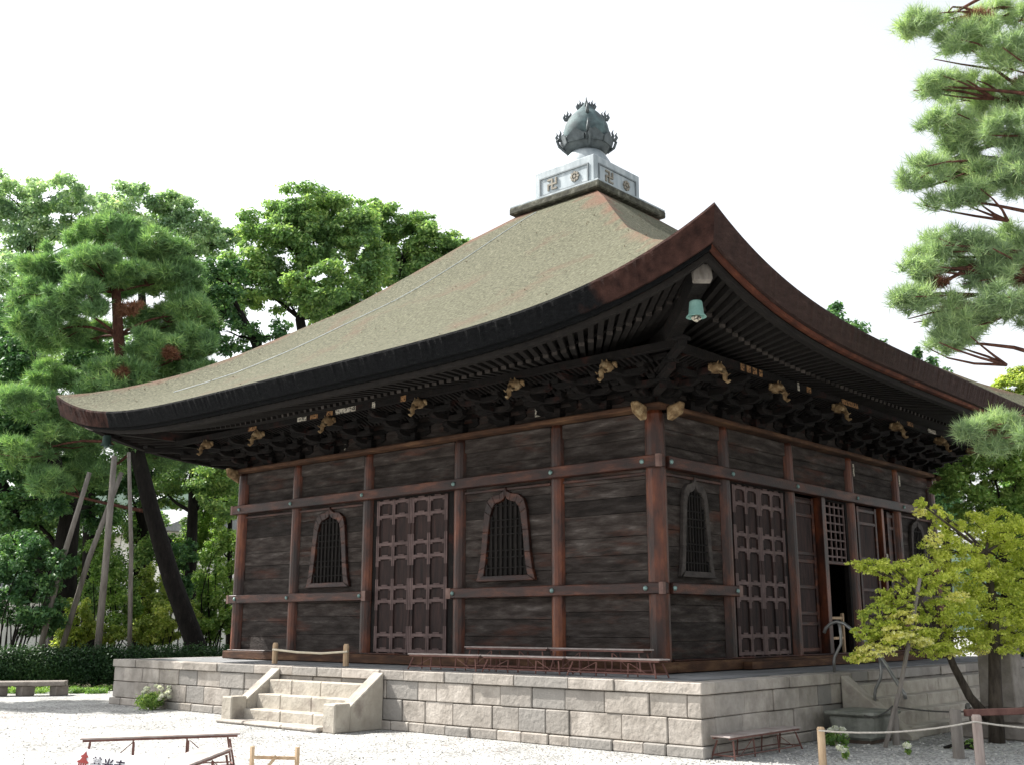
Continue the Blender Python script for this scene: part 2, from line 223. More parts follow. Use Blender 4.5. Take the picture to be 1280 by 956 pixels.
class MB:
    def __init__(s, tf=None): s.v = []; s.f = []; s.m = []; s.tf = tf; s.mi = 0
    def add(s, vs, fs):
        b = len(s.v)
        s.v += [tuple(s.tf(*p)) if s.tf else tuple(p) for p in vs]
        s.f += [tuple(b + i for i in f) for f in fs]; s.m += [s.mi] * len(fs)
    def box(s, x0, x1, y0, y1, z0, z1):
        s.add([(x0, y0, z0), (x1, y0, z0), (x1, y1, z0), (x0, y1, z0), (x0, y0, z1), (x1, y0, z1), (x1, y1, z1), (x0, y1, z1)],
              [(0, 3, 2, 1), (4, 5, 6, 7), (0, 1, 5, 4), (1, 2, 6, 5), (2, 3, 7, 6), (3, 0, 4, 7)])
    def taper(s, x, y, hx0, hy0, z0, hx1, hy1, z1):
        s.add([(x - hx0, y - hy0, z0), (x + hx0, y - hy0, z0), (x + hx0, y + hy0, z0), (x - hx0, y + hy0, z0), (x - hx1, y - hy1, z1), (x + hx1, y - hy1, z1), (x + hx1, y + hy1, z1), (x - hx1, y + hy1, z1)],
              [(0, 3, 2, 1), (4, 5, 6, 7), (0, 1, 5, 4), (1, 2, 6, 5), (2, 3, 7, 6), (3, 0, 4, 7)])
    def bar(s, a, b, wx, wz, end_mat=None):
        a = Vector(a); b = Vector(b); d = (b - a).normalized(); up = Vector((0, 0, 1))
        if abs(d.z) > 0.95: up = Vector((0, 1, 0))
        r = d.cross(up).normalized(); u = r.cross(d)
        q = [(-1, -1), (1, -1), (1, 1), (-1, 1)]
        vs = [a + r * wx * i * .5 + u * wz * j * .5 for i, j in q] + [b + r * wx * i * .5 + u * wz * j * .5 for i, j in q]
        s.add(vs, [(0, 1, 2, 3), (1, 0, 4, 5), (2, 1, 5, 6), (3, 2, 6, 7), (0, 3, 7, 4)])
        k = s.mi
        if end_mat is not None: s.mi = end_mat
        s.add(vs, [(7, 6, 5, 4)]); s.mi = k
    def tube(s, pts, rad, n=8, cap=True):
        pts = [Vector(p) for p in pts]
        if not hasattr(rad, '__len__'): rad = [rad] * len(pts)
        vs = []; prev = None
        for i, p in enumerate(pts):
            d = (pts[min(i + 1, len(pts) - 1)] - pts[max(i - 1, 0)])
            d = d.normalized() if d.length > 1e-9 else Vector((0, 0, 1))
            if prev is None:
                r = d.cross(Vector((0.31, 0.2, 0.93)) if abs(d.z) < .9 else Vector((1, 0, 0))).normalized()
            else:
                r = (prev - d * prev.dot(d)).normalized()
            prev = r; u = d.cross(r)
            for k in range(n):
                a = 2 * math.pi * k / n
                vs.append(p + (r * math.cos(a) + u * math.sin(a)) * rad[i])
        fs = [(i * n + k, i * n + (k + 1) % n, (i + 1) * n + (k + 1) % n, (i + 1) * n + k) for i in range(len(pts) - 1) for k in range(n)]
        if cap: fs += [tuple(range(n - 1, -1, -1)), tuple((len(pts) - 1) * n + k for k in range(n))]
        s.add(vs, fs)
    def lathe(s, prof, c, n=20):
        vs = []
        for r, z in prof:
            for k in range(n):
                a = 2 * math.pi * k / n; vs.append((c[0] + r * math.cos(a), c[1] + r * math.sin(a), c[2] + z))
        fs = [(i * n + k, i * n + (k + 1) % n, (i + 1) * n + (k + 1) % n, (i + 1) * n + k) for i in range(len(prof) - 1) for k in range(n)]
        fs += [tuple(range(n - 1, -1, -1)), tuple((len(prof) - 1) * n + k for k in range(n))]
        s.add(vs, fs)
    def prism(s, poly, o0, o1, plane='xz'):
        """extrude a polygon given in (x, z) from y=o0 to y=o1 (or in (y, z) along x)"""
        n = len(poly)
        if plane == 'xz': vs = [(a, o0, b) for a, b in poly] + [(a, o1, b) for a, b in poly]
        else: vs = [(o0, a, b) for a, b in poly] + [(o1, a, b) for a, b in poly]
        s.add(vs, [tuple(range(n)), tuple(range(2 * n - 1, n - 1, -1))] + [(i, n + i, n + (i + 1) % n, (i + 1) % n) for i in range(n)])
    def build(s, name, mats, parent=None, smooth=False, bevel=0, local=False, fix=True):
        if not isinstance(mats, (list, tuple)): mats = [mats]
        me = bpy.data.meshes.new(name)
        off = wloc(parent) if (parent is not None and not local) else Vector((0, 0, 0))
        me.from_pydata([(p[0] - off.x, p[1] - off.y, p[2] - off.z) for p in s.v], [], s.f)
        for m in mats: me.materials.append(m)
        me.polygons.foreach_set('material_index', s.m)
        if fix:
            import bmesh
            bm = bmesh.new(); bm.from_mesh(me); bmesh.ops.recalc_face_normals(bm, faces=bm.faces); bm.to_mesh(me); bm.free()
        if smooth: me.polygons.foreach_set('use_smooth', [True] * len(me.polygons))
        me.update()
        o = bpy.data.objects.new(name, me); COL.objects.link(o)
        if parent is not None: o.parent = parent
        if bevel:
            b = o.modifiers.new('bevel', 'BEVEL'); b.width = bevel; b.segments = 1; b.limit_method = 'ANGLE'; b.angle_limit = R(40)
        return o

def np_mesh(name, V, nper, m, parent=None):
    """V: (faces*nper, 3) loose polygons"""
    me = bpy.data.meshes.new(name); n = len(V); nf = n // nper
    off = np.array(wloc(parent)) if parent is not None else np.zeros(3)
    me.vertices.add(n); me.vertices.foreach_set('co', (V - off).astype(np.float32).ravel())
    me.loops.add(n); me.loops.foreach_set('vertex_index', np.arange(n, dtype=np.int32))
    me.polygons.add(nf); me.polygons.foreach_set('loop_start', np.arange(0, n, nper, dtype=np.int32))
    me.materials.append(m); me.update(calc_edges=True); me.validate()
    o = bpy.data.objects.new(name, me); COL.objects.link(o)
    if parent is not None: o.parent = parent
    return o

# ================================================================== GROUND
CX, CY = -5.8, 5.8
def sheet(name, pts, z, m):
    mb = MB(); mb.add([(x, y, z) for x, y in pts], [tuple(range(len(pts)))]); return structure(mb.build(name, m, fix=False))
gm = bpy.data.materials.new('pale_gravel'); gm.use_nodes = True
n = gm.node_tree.nodes; l = gm.node_tree.links; b = n["Principled BSDF"]; b.inputs["Roughness"].default_value = 0.95; b.inputs["Specular IOR Level"].default_value = 0.1
g = n.new("ShaderNodeNewGeometry")
v1 = n.new("ShaderNodeTexVoronoi"); v1.inputs["Scale"].default_value = 30; l.new(g.outputs["Position"], v1.inputs["Vector"])
n1 = n.new("ShaderNodeTexNoise"); n1.inputs["Scale"].default_value = 0.8; n1.inputs["Detail"].default_value = 9; n1.inputs["Roughness"].default_value = 0.7; l.new(g.outputs["Position"], n1.inputs["Vector"])
r1 = n.new("ShaderNodeValToRGB"); r1.color_ramp.elements[0].color = (0.2, 0.2, 0.197, 1); r1.color_ramp.elements[1].color = (0.5, 0.5, 0.492, 1); r1.color_ramp.elements[0].position = 0.05; r1.color_ramp.elements[1].position = 0.75
sx = n.new("ShaderNodeSeparateColor"); l.new(v1.outputs["Color"], sx.inputs[0]); l.new(sx.outputs[0], r1.inputs[0])
r2 = n.new("ShaderNodeValToRGB"); r2.color_ramp.elements[0].color = (0.62, 0.615, 0.6, 1); r2.color_ramp.elements[1].color = (1.02, 1.02, 1.0, 1); r2.color_ramp.elements[0].position = 0.32; r2.color_ramp.elements[1].position = 0.55
l.new(n1.outputs["Fac"], r2.inputs[0])
mx = n.new("ShaderNodeMix"); mx.data_type = 'RGBA'; mx.blend_type = 'MULTIPLY'; mx.inputs[0].default_value = 1; l.new(r1.outputs[0], mx.inputs[6]); l.new(r2.outputs[0], mx.inputs[7]); l.new(mx.outputs[2], b.inputs["Base Color"])
bp = n.new("ShaderNodeBump"); bp.inputs["Strength"].default_value = 0.9; bp.inputs["Distance"].default_value = 0.02; l.new(v1.outputs["Distance"], bp.inputs["Height"]); bp.invert = True; l.new(bp.outputs[0], b.inputs["Normal"])
sheet('ground', [(-900, -900), (900, -900), (900, 900), (-900, 900)], 0, gm)

# ================================================================== STONE PLATFORM
random.seed(4)
PE = 5.8 + 1.93                              # half side of the platform
def face_tf(k):
    def t(u, o, z):
        return [(CX + u, CY - o, z), (CX + o, CY + u, z), (CX - u, CY + o, z), (CX - o, CY - u, z)][k]
    return t
plat = thing('stone_platform', 'low square platform of grey-tan cut stone blocks under the temple hall', 'platform', (CX, CY, 0))
core = MB(); core.box(CX - PE + .05, CX + PE - .05, CY - PE + .05, CY + PE - .05, 0, P - .03); core.build('core', M['joint'], plat)
def course(k, z0, z1, lmin, lmax, o1, bev, gap=.005, jit=.016, half=PE):
    mb = MB(face_tf(k)); u = -half - (o1 - PE)
    end = half + (o1 - PE)
    while u < end - .01:
        L = random.uniform(lmin, lmax)
        if end - (u + L) < lmin * .6: L = end - u
        d = random.uniform(-jit, jit) if (u > -half + .1 and u + L < half - .1) else 0
        zz = random.uniform(-.006, .003)
        u0 = u + (gap if u > -half - .05 else 0)
        mb.box(u0, u + L - (gap if u + L < end - .01 else 0), o1 - .35, o1 + d, z0, z1 + zz - gap)
        u += L
    return mb
for k in range(4):
    for nm, z0, z1, a, b_, o1, bv in (('base_course', 0, .155, .35, .9, PE + .05, .016), ('block_course', .158, .505, .42, .95, PE, .013), ('block_course', .508, .812, .34, .85, PE - .003, .013), ('coping_course', .815, P - .008, .6, 1.35, PE + .028, .01)):
        # the corner stones of the side faces stop behind the stones of the front face
        mb = course(k, z0, z1, a, b_, o1, bv, half=(PE if k in (0, 2) else PE - .351))
        mb.build(nm, M['stone'], plat, bevel=bv)
mb = MB()
random.seed(8)
xs = np.arange(CX - PE + .33, CX + PE - .3, .42)
for i, x in enumerate(xs[:-1]):
    for y in np.arange(CY - PE + .33, CY + PE - .3, .42)[:-1]:
        if -11.3 < x < -.6 and .4 < y < 11: continue
        mb.box(x + .003, x + .417, y + .003, y + .417, P - .03, P - .012 + random.uniform(-.001, .001))
mb.build('paving', M['paving'], plat)

# ---- front stairs
def stairs(name, label, tf, u0, u1, top_o, n, run, rise, slab=True, cheek_w=.27, newel=True):
    """u across, o outwards from the platform face at o=top_o"""
    t0 = tf((u0 + u1) / 2, top_o, 0)
    st = thing(name, label, 'stairs', t0)
    for i in range(n):
        z1 = P - rise * (i + 1); o1 = top_o + run * (i + 1)
        mb = MB(tf); u = u0
        while u < u1 - .01:
            L = random.uniform(.6, 1.1) if slab else random.uniform(1.3, 2.2)
            if u1 - (u + L) < .4: L = u1 - u
            mb.box(u + .004, u + L - .004, o1 - run - .02 if i else top_o + .031, o1 + random.uniform(-.006, .006), 0 if i == n - 1 else z1 - rise - .03, z1 - random.uniform(0, .006)); u += L
        mb.build('step', M['step'], st, bevel=.015)
    ob = top_o + run * n
    for s in (-1, 1):
        a = u0 - cheek_w - .003 if s < 0 else u1 + .003
        mb = MB(tf); ztop = P - .05; zn = .46 if newel else .12
        o0 = top_o + .031; o1 = ob - .06 if newel else ob + .1
        mb.add([(x, o, z) for x in (a, a + cheek_w) for o, z in ((o0, 0), (o0, ztop), (o1, zn - .06), (o1, 0))],
               [(0, 1, 2, 3), (7, 6, 5, 4), (0, 4, 5, 1), (1, 5, 6, 2), (2, 6, 7, 3), (3, 7, 4, 0)])
        mb.build('cheek_stone', M['step'], st, bevel=.015)
        if newel:
            mb = MB(tf); mb.box(a - .02, a + cheek_w + .02, o1 + .003, o1 + .34, 0, zn); mb.build('newel_block', M['step'], st, bevel=.02)
    if slab:
        mb = MB(tf); u = u0 - .5
        cuts = [u0 - .35, u0 + .5, u0 + 1.6, u1 - .05]
        for a, b_ in zip(cuts[:-1], cuts[1:]): mb.box(a + .003, b_ - .003, ob + .01, ob + .36, 0, .075 + random.uniform(-.008, .008))
        mb.build('ground_slab', M['stone'], st, bevel=.03)
    return st
random.seed(21)
stairs('stone_stairs', 'short flight of stone steps with sloping cheeks at the sunlit front', face_tf(0), -7.29 - CX, -4.64 - CX, PE, 3, .27, .245)
stairs('stone_stairs', 'wide flight of grey stone steps in shade behind the maple', face_tf(1), 2.45 - CY, 9.5 - CY, PE, 4, .26, .2, slab=False, newel=False)

# ================================================================== THE HALL
hall = thing('temple_hall', 'square dark wooden temple hall with a pyramid bark-thatched roof and upturned eaves', 'temple', (CX, CY, P))
POSTS = [-5.8, -3.74, -1.33, 1.33, 3.74, 5.8]
W0 = 5.8
Z_SILL, Z_LO, Z_UP, Z_DAI = P + .2, 2.30, 4.34, 5.2
# posts (corner ones once)
for k in range(4):
    for i, u in enumerate(POSTS[:-1]):
        mb = MB(face_tf(k)); r = .17 if i == 0 else .145
        zs = [P + .005, P + 1, P + 2.2, P + 3.3, Z_DAI - .22, Z_DAI - .06, Z_DAI - .003]
        mb.tube([(u, W0, z) for z in zs], [r, r, r, r, r * .98, r * .93, r * .8], 14)
        mb.build('post', M['post'], hall, smooth=False)
for k in range(4):
    T = face_tf(k); axisx = k % 2 == 0
    def rail(name, u0, u1, o0, o1, z0, z1, m, bev=.012, par=hall):
        mb = MB(T); mb.box(u0, u1, o0, o1, z0, z1); return mb.build(name, m, par, bevel=bev)
    ex = lambda o: o if k in (0, 2) else o - .302      # front/back rails run through, side ones butt against them
    rail('sill', -ex(W0 + .24), ex(W0 + .24), W0 - .1, W0 + .24, P + .003, Z_SILL - .03, M['tan'])
    rail('sill_cap', -ex(W0 + .17), ex(W0 + .17), W0 - .08, W0 + .17, Z_SILL - .027, Z_SILL, M['rail'])
    up = rail('rail', -ex(W0 + .23), ex(W0 + .23), W0 + .05, W0 + .23, Z_UP - .1, Z_UP + .1, M['rail'])
    def stud(par, u, z, o=W0 + .23):
        mb = MB(T); pts = []
        for a in (0, .02, .035, .042): pts.append((u, o - .002 + a, z))
        mb.tube(pts, [.042, .04, .026, .008], 10); mb.build('stud', M['stud'], par, smooth=True)
    for i, u in enumerate(POSTS):
        uu = u + (.11 if i == 0 else -.11 if i == 5 else 0)
        stud(up, uu, Z_UP)
    doors = [(-1.33, 1.33)] if k != 1 else [(-3.74, -1.33), (-1.33, 1.33), (1.33, 3.74)]
    spans = [(-ex(W0 + .22), doors[0][0] + .17), (doors[-1][1] - .17, ex(W0 + .22))]
    for a, b_ in spans:
        lo = rail('rail', a, b_, W0 + .04, W0 + .22, Z_LO - .09, Z_LO + .09, M['rail'])
        for i, u in enumerate(POSTS):
            if a - .2 <= u <= b_ + .2:
                uu = u + (.11 if i == 0 else -.11 if i == 5 else 0); stud(lo, uu, Z_LO, W0 + .22)
        for u in (a, b_):
            if abs(u) < 5:
                mb = MB(T); sgn = -1 if u == a else 1
                mb.box(u - .11 if sgn > 0 else u - .01, u + .01 if sgn > 0 else u + .11, W0 + .06, W0 + .224, Z_LO - .097, Z_LO + .097); mb.build('cap_plate', M['plate'], lo)
    # corner plates of the rails (one per corner, on the right end of each face)
    for z, o in ((Z_UP, W0 + .23), (Z_LO, W0 + .22)):
        h = .104 if z == Z_UP else .094
        mb = MB(T); mb.box(o - .075, o + .004, o - .075, o + .004, z - h, z + h); mb.build('corner_plate', M['plate'], hall)
    # top plate (bleached edge), tie beam under it, and the ceiling beams above
    rail('top_plate', -ex(W0 + .30), ex(W0 + .30), W0 - .25, W0 + .30, Z_DAI, Z_DAI + .085, M['tan'], .02)
    for a, b_ in zip(POSTS[:-1], POSTS[1:]):
        rail('tie_beam', a + .13, b_ - .13, W0 - .09, W0 + .075, Z_DAI - .27, Z_DAI - .004, M['board'], .02)
    # beam noses at the corner
    for u in (W0 + .31, ):
        for s in (-1, 1):
            mb = MB(T); uu = s * (W0 + .0)
            mb.taper(0, 0, .085, .10, 0, .085, .10, .22)
            mb.v = [T(s * (W0 - .02) + p[0], W0 + .42 + p[1] * 1.2, Z_DAI - .2 + p[2] + (.03 if p[1] > 0 else 0)) for p in [(q[0], q[1], q[2]) for q in [(a, b, c) for a, b, c in [(-.085, -.12, 0), (.085, -.12, 0), (.05, .1, .07), (-.05, .1, .07), (-.085, -.12, .24), (.085, -.12, .24), (.085, .12, .27), (-.085, .12, .27)]]]]
            mb.build('beam_nose', M['nose'], hall, bevel=.03)
    # ---- boards in each bay
    def boards(u0, u1, z0, z1, hmin=.26, hmax=.42, o=W0 + .02):
        mb = MB(T); z = z0
        while z < z1 - .005:
            h = random.uniform(hmin, hmax)
            if z1 - (z + h) < .12: h = z1 - z
            mb.box(u0, u1, o - .06, o + random.uniform(0, .012), z + .003, z + h - .006); z += h
        return mb.build('wall_panel', M['board'], hall)
    random.seed(30 + k)
    for i, (a, b_) in enumerate(zip(POSTS[:-1], POSTS[1:])):
        boards(a + .12, b_ - .12, Z_UP + .05, Z_DAI - .27)
        isdoor = (a, b_) in doors
        if not isdoor:
            boards(a + .12, b_ - .12, Z_SILL, Z_LO + .02)
            boards(a + .12, b_ - .12, Z_LO + .02, Z_UP - .02)
            # orange-brown batten under the upper rail
            rail('batten', a + .145, b_ - .145, W0 + .035, W0 + .075, Z_UP - .20, Z_UP - .155, M['rail'], .005)
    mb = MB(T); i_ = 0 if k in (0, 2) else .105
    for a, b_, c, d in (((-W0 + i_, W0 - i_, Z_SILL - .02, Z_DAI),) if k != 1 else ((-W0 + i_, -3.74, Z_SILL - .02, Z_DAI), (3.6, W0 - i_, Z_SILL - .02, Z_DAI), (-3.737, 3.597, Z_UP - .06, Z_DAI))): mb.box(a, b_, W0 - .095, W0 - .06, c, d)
    mb.build('leak_block', M['black'], hall)  # added dark panel, stops light leaking through the gaps between boards
    # ---- bell-shaped windows
    def window(u, sx):
        half_o = [(.0, 4.2), (.03, 4.13), (.14, 4.075), (.32, 4.05), (.45, 3.96), (.515, 3.78), (.56, 3.4), (.60, 3.0), (.655, 2.7), (.72, 2.5)]
        half_i = [(.0, 4.05), (.025, 3.99), (.11, 3.94), (.25, 3.91), (.33, 3.82), (.37, 3.70), (.42, 3.4), (.465, 3.0), (.50, 2.76), (.535, 2.6)]
        full = lambda h: [(-a * sx + u, z) for a, z in h[::-1]] + [(a * sx + u, z) for a, z in h[1:]]
        O, I = full(half_o), full(half_i)
        wd = MB(T); d0, d1 = W0 + .03, W0 + .105
        for j in range(len(O) - 1):
            q = [O[j], O[j + 1], I[j + 1], I[j]]
            wd.add([(a, d0, z) for a, z in q] + [(a, d1, z) for a, z in q], [(0, 1, 2, 3), (7, 6, 5, 4), (0, 4, 5, 1), (2, 6, 7, 3), (1, 5, 6, 2), (3, 7, 4, 0)])
        wd.add([(I[0][0], d0, 2.6), (I[-1][0], d0, 2.6), (I[-1][0], d1, 2.6), (I[0][0], d1, 2.6), (O[0][0], d0, 2.5), (O[-1][0], d0, 2.5), (O[-1][0], d1 + .03, 2.5), (O[0][0], d1 + .03, 2.5)],
               [(0, 3, 2, 1), (4, 5, 6, 7), (0, 1, 5, 4), (2, 3, 7, 6)])
        wo_ = wd.build('window', M['rail'] if k == 0 else M['win_grey'], hall, bevel=.008)
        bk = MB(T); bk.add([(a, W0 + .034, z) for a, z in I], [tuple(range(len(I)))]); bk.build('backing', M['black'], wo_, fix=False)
        la = MB(T)
        def width_at(z):
            for (a0, z0), (a1, z1) in zip(half_i[:-1], half_i[1:]):
                if z1 <= z <= z0: return (a0 + (a1 - a0) * (z0 - z) / (z0 - z1)) * sx
            return .56 * sx
        nb = 9
        for j in range(nb):
            a = (-1 + 2 * (j + .5) / nb) * .54
            ztop = 4.0
            while ztop > 2.7 and width_at(ztop) < abs(a) * sx + .012: ztop -= .02
            for zz in (ztop,):
                x0 = u + a * sx; la.box(x0 - .022 * sx, x0 + .022 * sx, W0 + .045, W0 + .078, 2.6, zz)
        for z in (3.86, 3.6, 3.47, 3.34, 3.05, 2.93, 2.74):
            wz = width_at(z); la.box(u - wz, u + wz, W0 + .052, W0 + .084, z - .011, z + .011)
        la.build('lattice', M['rafter'], wo_)
    bays = {0: [1, 3], 1: [0, 4], 2: [1, 3], 3: [1, 3]}[k]
    for i in bays:
        c = (POSTS[i] + POSTS[i + 1]) / 2; window(c, 1.0 if POSTS[i + 1] - POSTS[i] > 2.2 else .74)
    # ---- panelled door leaves with metal straps
    def leaf(u0, u1, o=W0, straps=True, cols=2, z0=Z_SILL + .01, z1=Z_UP - .13, m='panel'):
        mb = MB(T); mb.box(u0 + .002, u1 - .002, o - .03, o + .01, z0, z1); lf = mb.build('door', M[m], hall)
        wst = .075
        us = [u0 + (u1 - u0) * j / cols for j in range(cols + 1)]
        fr = MB(T)
        cen = [u0 + wst / 2] + us[1:-1] + [u1 - wst / 2]
        for c in cen: fr.box(c - wst / 2, c + wst / 2, o + .012, o + .045, z0, z1)
        H = z1 - z0; pairs = [(z0 + f * H, .34) for f in (.005, .345, .64, .895)]
        pairs = [(z0 + .04, z0 + .34), (z0 + .99, z0 + 1.26), (z0 + 1.85, z0 + 2.12), (z1 - .34, z1 - .05)]
        for a, b_ in pairs:
            for z in (a, b_):
                for c0, c1 in zip(cen[:-1], cen[1:]): fr.box(c0 + wst / 2 + .002, c1 - wst / 2 - .002, o + .012, o + .04, z - .035, z + .035)
        fr.build('door_frame', M['panel'], lf, bevel=.006)
        if straps:
            for a, b_ in pairs:
                sb = MB(T)
                lo, hi = max(z0 + .005, a - .17), min(z1 - .005, b_ + .17)
                for c in cen:
                    sb.box(c - wst / 2 - .004, c - .006, o + .03, o + .05, lo, hi); sb.box(c + .006, c + wst / 2 + .004, o + .03, o + .05, lo, hi)
                    for e, s in ((lo, 1), (hi, -1)): pass
                for z, s in ((a, 1), (b_, -1)):
                    for c0, c1 in zip(cen[:-1], cen[1:]):
                        x0, x1 = c0 + wst / 2 + .005, c1 - wst / 2 - .005; wdt = x1 - x0
                        sb.box(x0, x1, o + .03, o + .05, z - .03, z + .03)
                        so_ = .055 * (-s if False else 1)
                        sb.box(x0 + wdt * .27, x1 - wdt * .27, o + .03, o + .048, z + .031, z + .058)
                        sb.box(x0, x0 + wdt * .16, o + .03, o + .047, z - .056, z - .031); sb.box(x1 - wdt * .16, x1, o + .03, o + .047, z - .056, z - .031)
                sb.build('metal_strap', M['strap'], lf, bevel=.004)
        return lf
    for a, b_ in doors:
        if k == 1 and a != -3.74: continue
        c = (a + b_) / 2; hw = 1.02 if b_ - a > 2.5 else .93
        if k == 0: c += -.03
        leaf(c - hw, c - .008); leaf(c + .008, c + hw)
        for s in (-1, 1):
            e0, e1 = sorted((c + s * (hw + .012), (b_ if s > 0 else a) - s * .13))
            rail('door_jamb', e0, e1, W0 - .05, W0 + .02, Z_SILL, Z_UP - .1, M['lumber'], .006)
        rail('door_head', a + .13, b_ - .13, W0 - .055, W0 + .03, Z_UP - .127, Z_UP - .05, M['lumber'], .005)
# entrance bays of the right face
T1 = face_tf(1)
def rb(name, y0, y1, o0, o1, z0, z1, m, par=hall, bev=.008):
    mb = MB(T1); mb.box(y0 - CY, y1 - CY, o0, o1, z0, z1); return mb.build(name, M[m], par, bevel=bev)
def plain_leaf(y0, y1, o, m):
    lf = rb('door', y0, y1, W0 + o - .02, W0 + o + .01, Z_SILL + .01, Z_UP - .13, m)
    fr = MB(T1)
    for a, b_ in ((y0, y0 + .09), (y1 - .09, y1)): fr.box(a - CY, b_ - CY, W0 + o + .012, W0 + o + .045, Z_SILL + .01, Z_UP - .13)
    for z in (1.26, 1.75, 1.95, 2.45, 2.95, 3.1, 3.85, 4.12): fr.box(y0 + .092 - CY, y1 - .092 - CY, W0 + o + .012, W0 + o + .04, z - .035, z + .035)
    fr.build('door_frame', M['rail'], lf, bevel=.006); return lf
plain_leaf(4.66, 5.55, -.04, 'panel')
rb('door_jamb', 5.6, 5.76, W0 - .06, W0 + .16, Z_SILL, Z_UP - .1, 'post')
rb('door_jamb', 6.88, 6.97, W0 - .06, W0 + .05, Z_SILL, Z_UP - .1, 'lumber')
rb('door_head', 5.765, 6.875, W0 - .03, W0 + .04, 4.2, Z_UP - .1, 'lumber')
tr = rb('transom', 5.765, 6.875, W0 - .03, W0 + .035, 2.93, 3.0, 'rail')
mb = MB(T1)
for j in range(6): y = 5.8 + j * 1.04 / 5; mb.box(y - CY - .018, y - CY + .018, W0, W0 + .03, 3.003, 4.197)
for j in range(7): z = 3.09 + j * .17; mb.box(5.766 - CY, 6.874 - CY, W0 - .004, W0 + .026, z - .017, z + .017)
mb.build('lattice', M['strap'], tr)
plain_leaf(7.32, 8.3, .06, 'panel')
rb('door_jamb', 8.5, 8.62, W0 - .06, W0 + .14, Z_SILL, Z_UP - .1, 'post')
plain_leaf(9.0, 9.4, .0, 'rail')
rb('door_head', 7.28, 9.4, W0 - .06, W0 - .03, 4.12, Z_UP - .1, 'lumber')
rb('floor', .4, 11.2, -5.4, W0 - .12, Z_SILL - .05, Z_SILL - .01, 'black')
rb('threshold', 2.1, 9.5, W0 + .245, W0 + .42, P + .003, P + .13, 'tan')

# ---- bracket sets under the eaves
def bracket_mesh(post):
    mb = MB()
    y = lambda o: -o
    z = Z_DAI + .088
    mb.taper(0, 0, .13, .13, 0, .19, .19, .10); mb.box(-.19, .19, -.19, .19, .102, .19)
    def arm_u(o, zz, half):
        mb.prism([(-half, zz + .1), (-half, zz + .05), (-half * .75, zz), (half * .75, zz), (half, zz + .05), (half, zz + .1)], -o - .055, -o + .055)
        for e in (-half + .08, 0, half - .08): mb.taper(e, -o, .06, .06, zz + .102, .085, .085, zz + .145); mb.box(e - .085, e + .085, -o - .085, -o + .085, zz + .147, zz + .185)
    def arm_o(o1, zz):
        mb.prism([(0.1, zz + .1), (-o1, zz + .1), (-o1, zz + .055), (-o1 + .12, zz), (.1, zz)], -.055, .055, 'yz')
    arm_u(0, .12, .48); arm_u(0, .30, .62)
    arm_o(.48, .12); arm_u(.40, .24, .45); arm_o(.85, .262); arm_u(.78, .36, .5)
    arm_o(1.22, .40)
    mb.mi = 0
    return mb
def nose_mesh():
    """carved beast head: forehead, snout with curled trunk, two tusk tips"""
    mb = MB()
    mb.tube([(0, -.98, .47), (0, -1.12, .49), (0, -1.24, .47), (0, -1.33, .42)], [.06, .12, .115, .06], 10)
    mb.tube([(0, -1.3, .42), (0, -1.36, .33), (0, -1.35, .23), (0, -1.41, .17), (0, -1.47, .19)], [.065, .055, .045, .036, .022], 8)
    for s in (-1, 1):
        mb.tube([(s * .06, -1.26, .38), (s * .1, -1.36, .32), (s * .1, -1.42, .35)], [.025, .02, .006], 6)
        mb.tube([(s * .09, -1.1, .56), (s * .17, -1.12, .53), (s * .2, -1.1, .44)], [.03, .05, .015], 6)
        mb.tube([(s * .05, -1.22, .56), (s * .055, -1.25, .62)], [.025, .008], 6)
    return mb
b0 = bracket_mesh(True).build('bracket', M['lumber'], hall, local=True, bevel=.006)
nm_ = nose_mesh(); nm_.v = [(p[0] * .8, -1.2 + (p[1] + 1.2) * .8, .41 + (p[2] - .41) * .8) for p in nm_.v]
n0 = nm_.build('carved_nose', M['nose'], b0, smooth=True, local=True)
ROT = [0, math.pi / 2, math.pi, -math.pi / 2]
def place(o, k, u):
    T = face_tf(k); p = Vector(T(u, W0, Z_DAI + .088)) - Vector((CX, CY, P)); o.location = p; o.rotation_euler = (0, 0, ROT[k])
first = True
for k in range(4):
    us = []
    for a, b_ in zip(POSTS[:-1], POSTS[1:]): us += [(a, 1), ((a + b_) / 2, 0)]
    us.append((POSTS[-1], 1))
    for u, isp in us:
        if first: o, nn = b0, n0; first = False
        else:
            o = b0.copy(); COL.objects.link(o); o.parent = hall; nn = None
            if isp and k in (0, 1): nn = n0.copy(); COL.objects.link(nn); nn.parent = o
        place(o, k, u * (1 if abs(u) < 5.7 else .985))
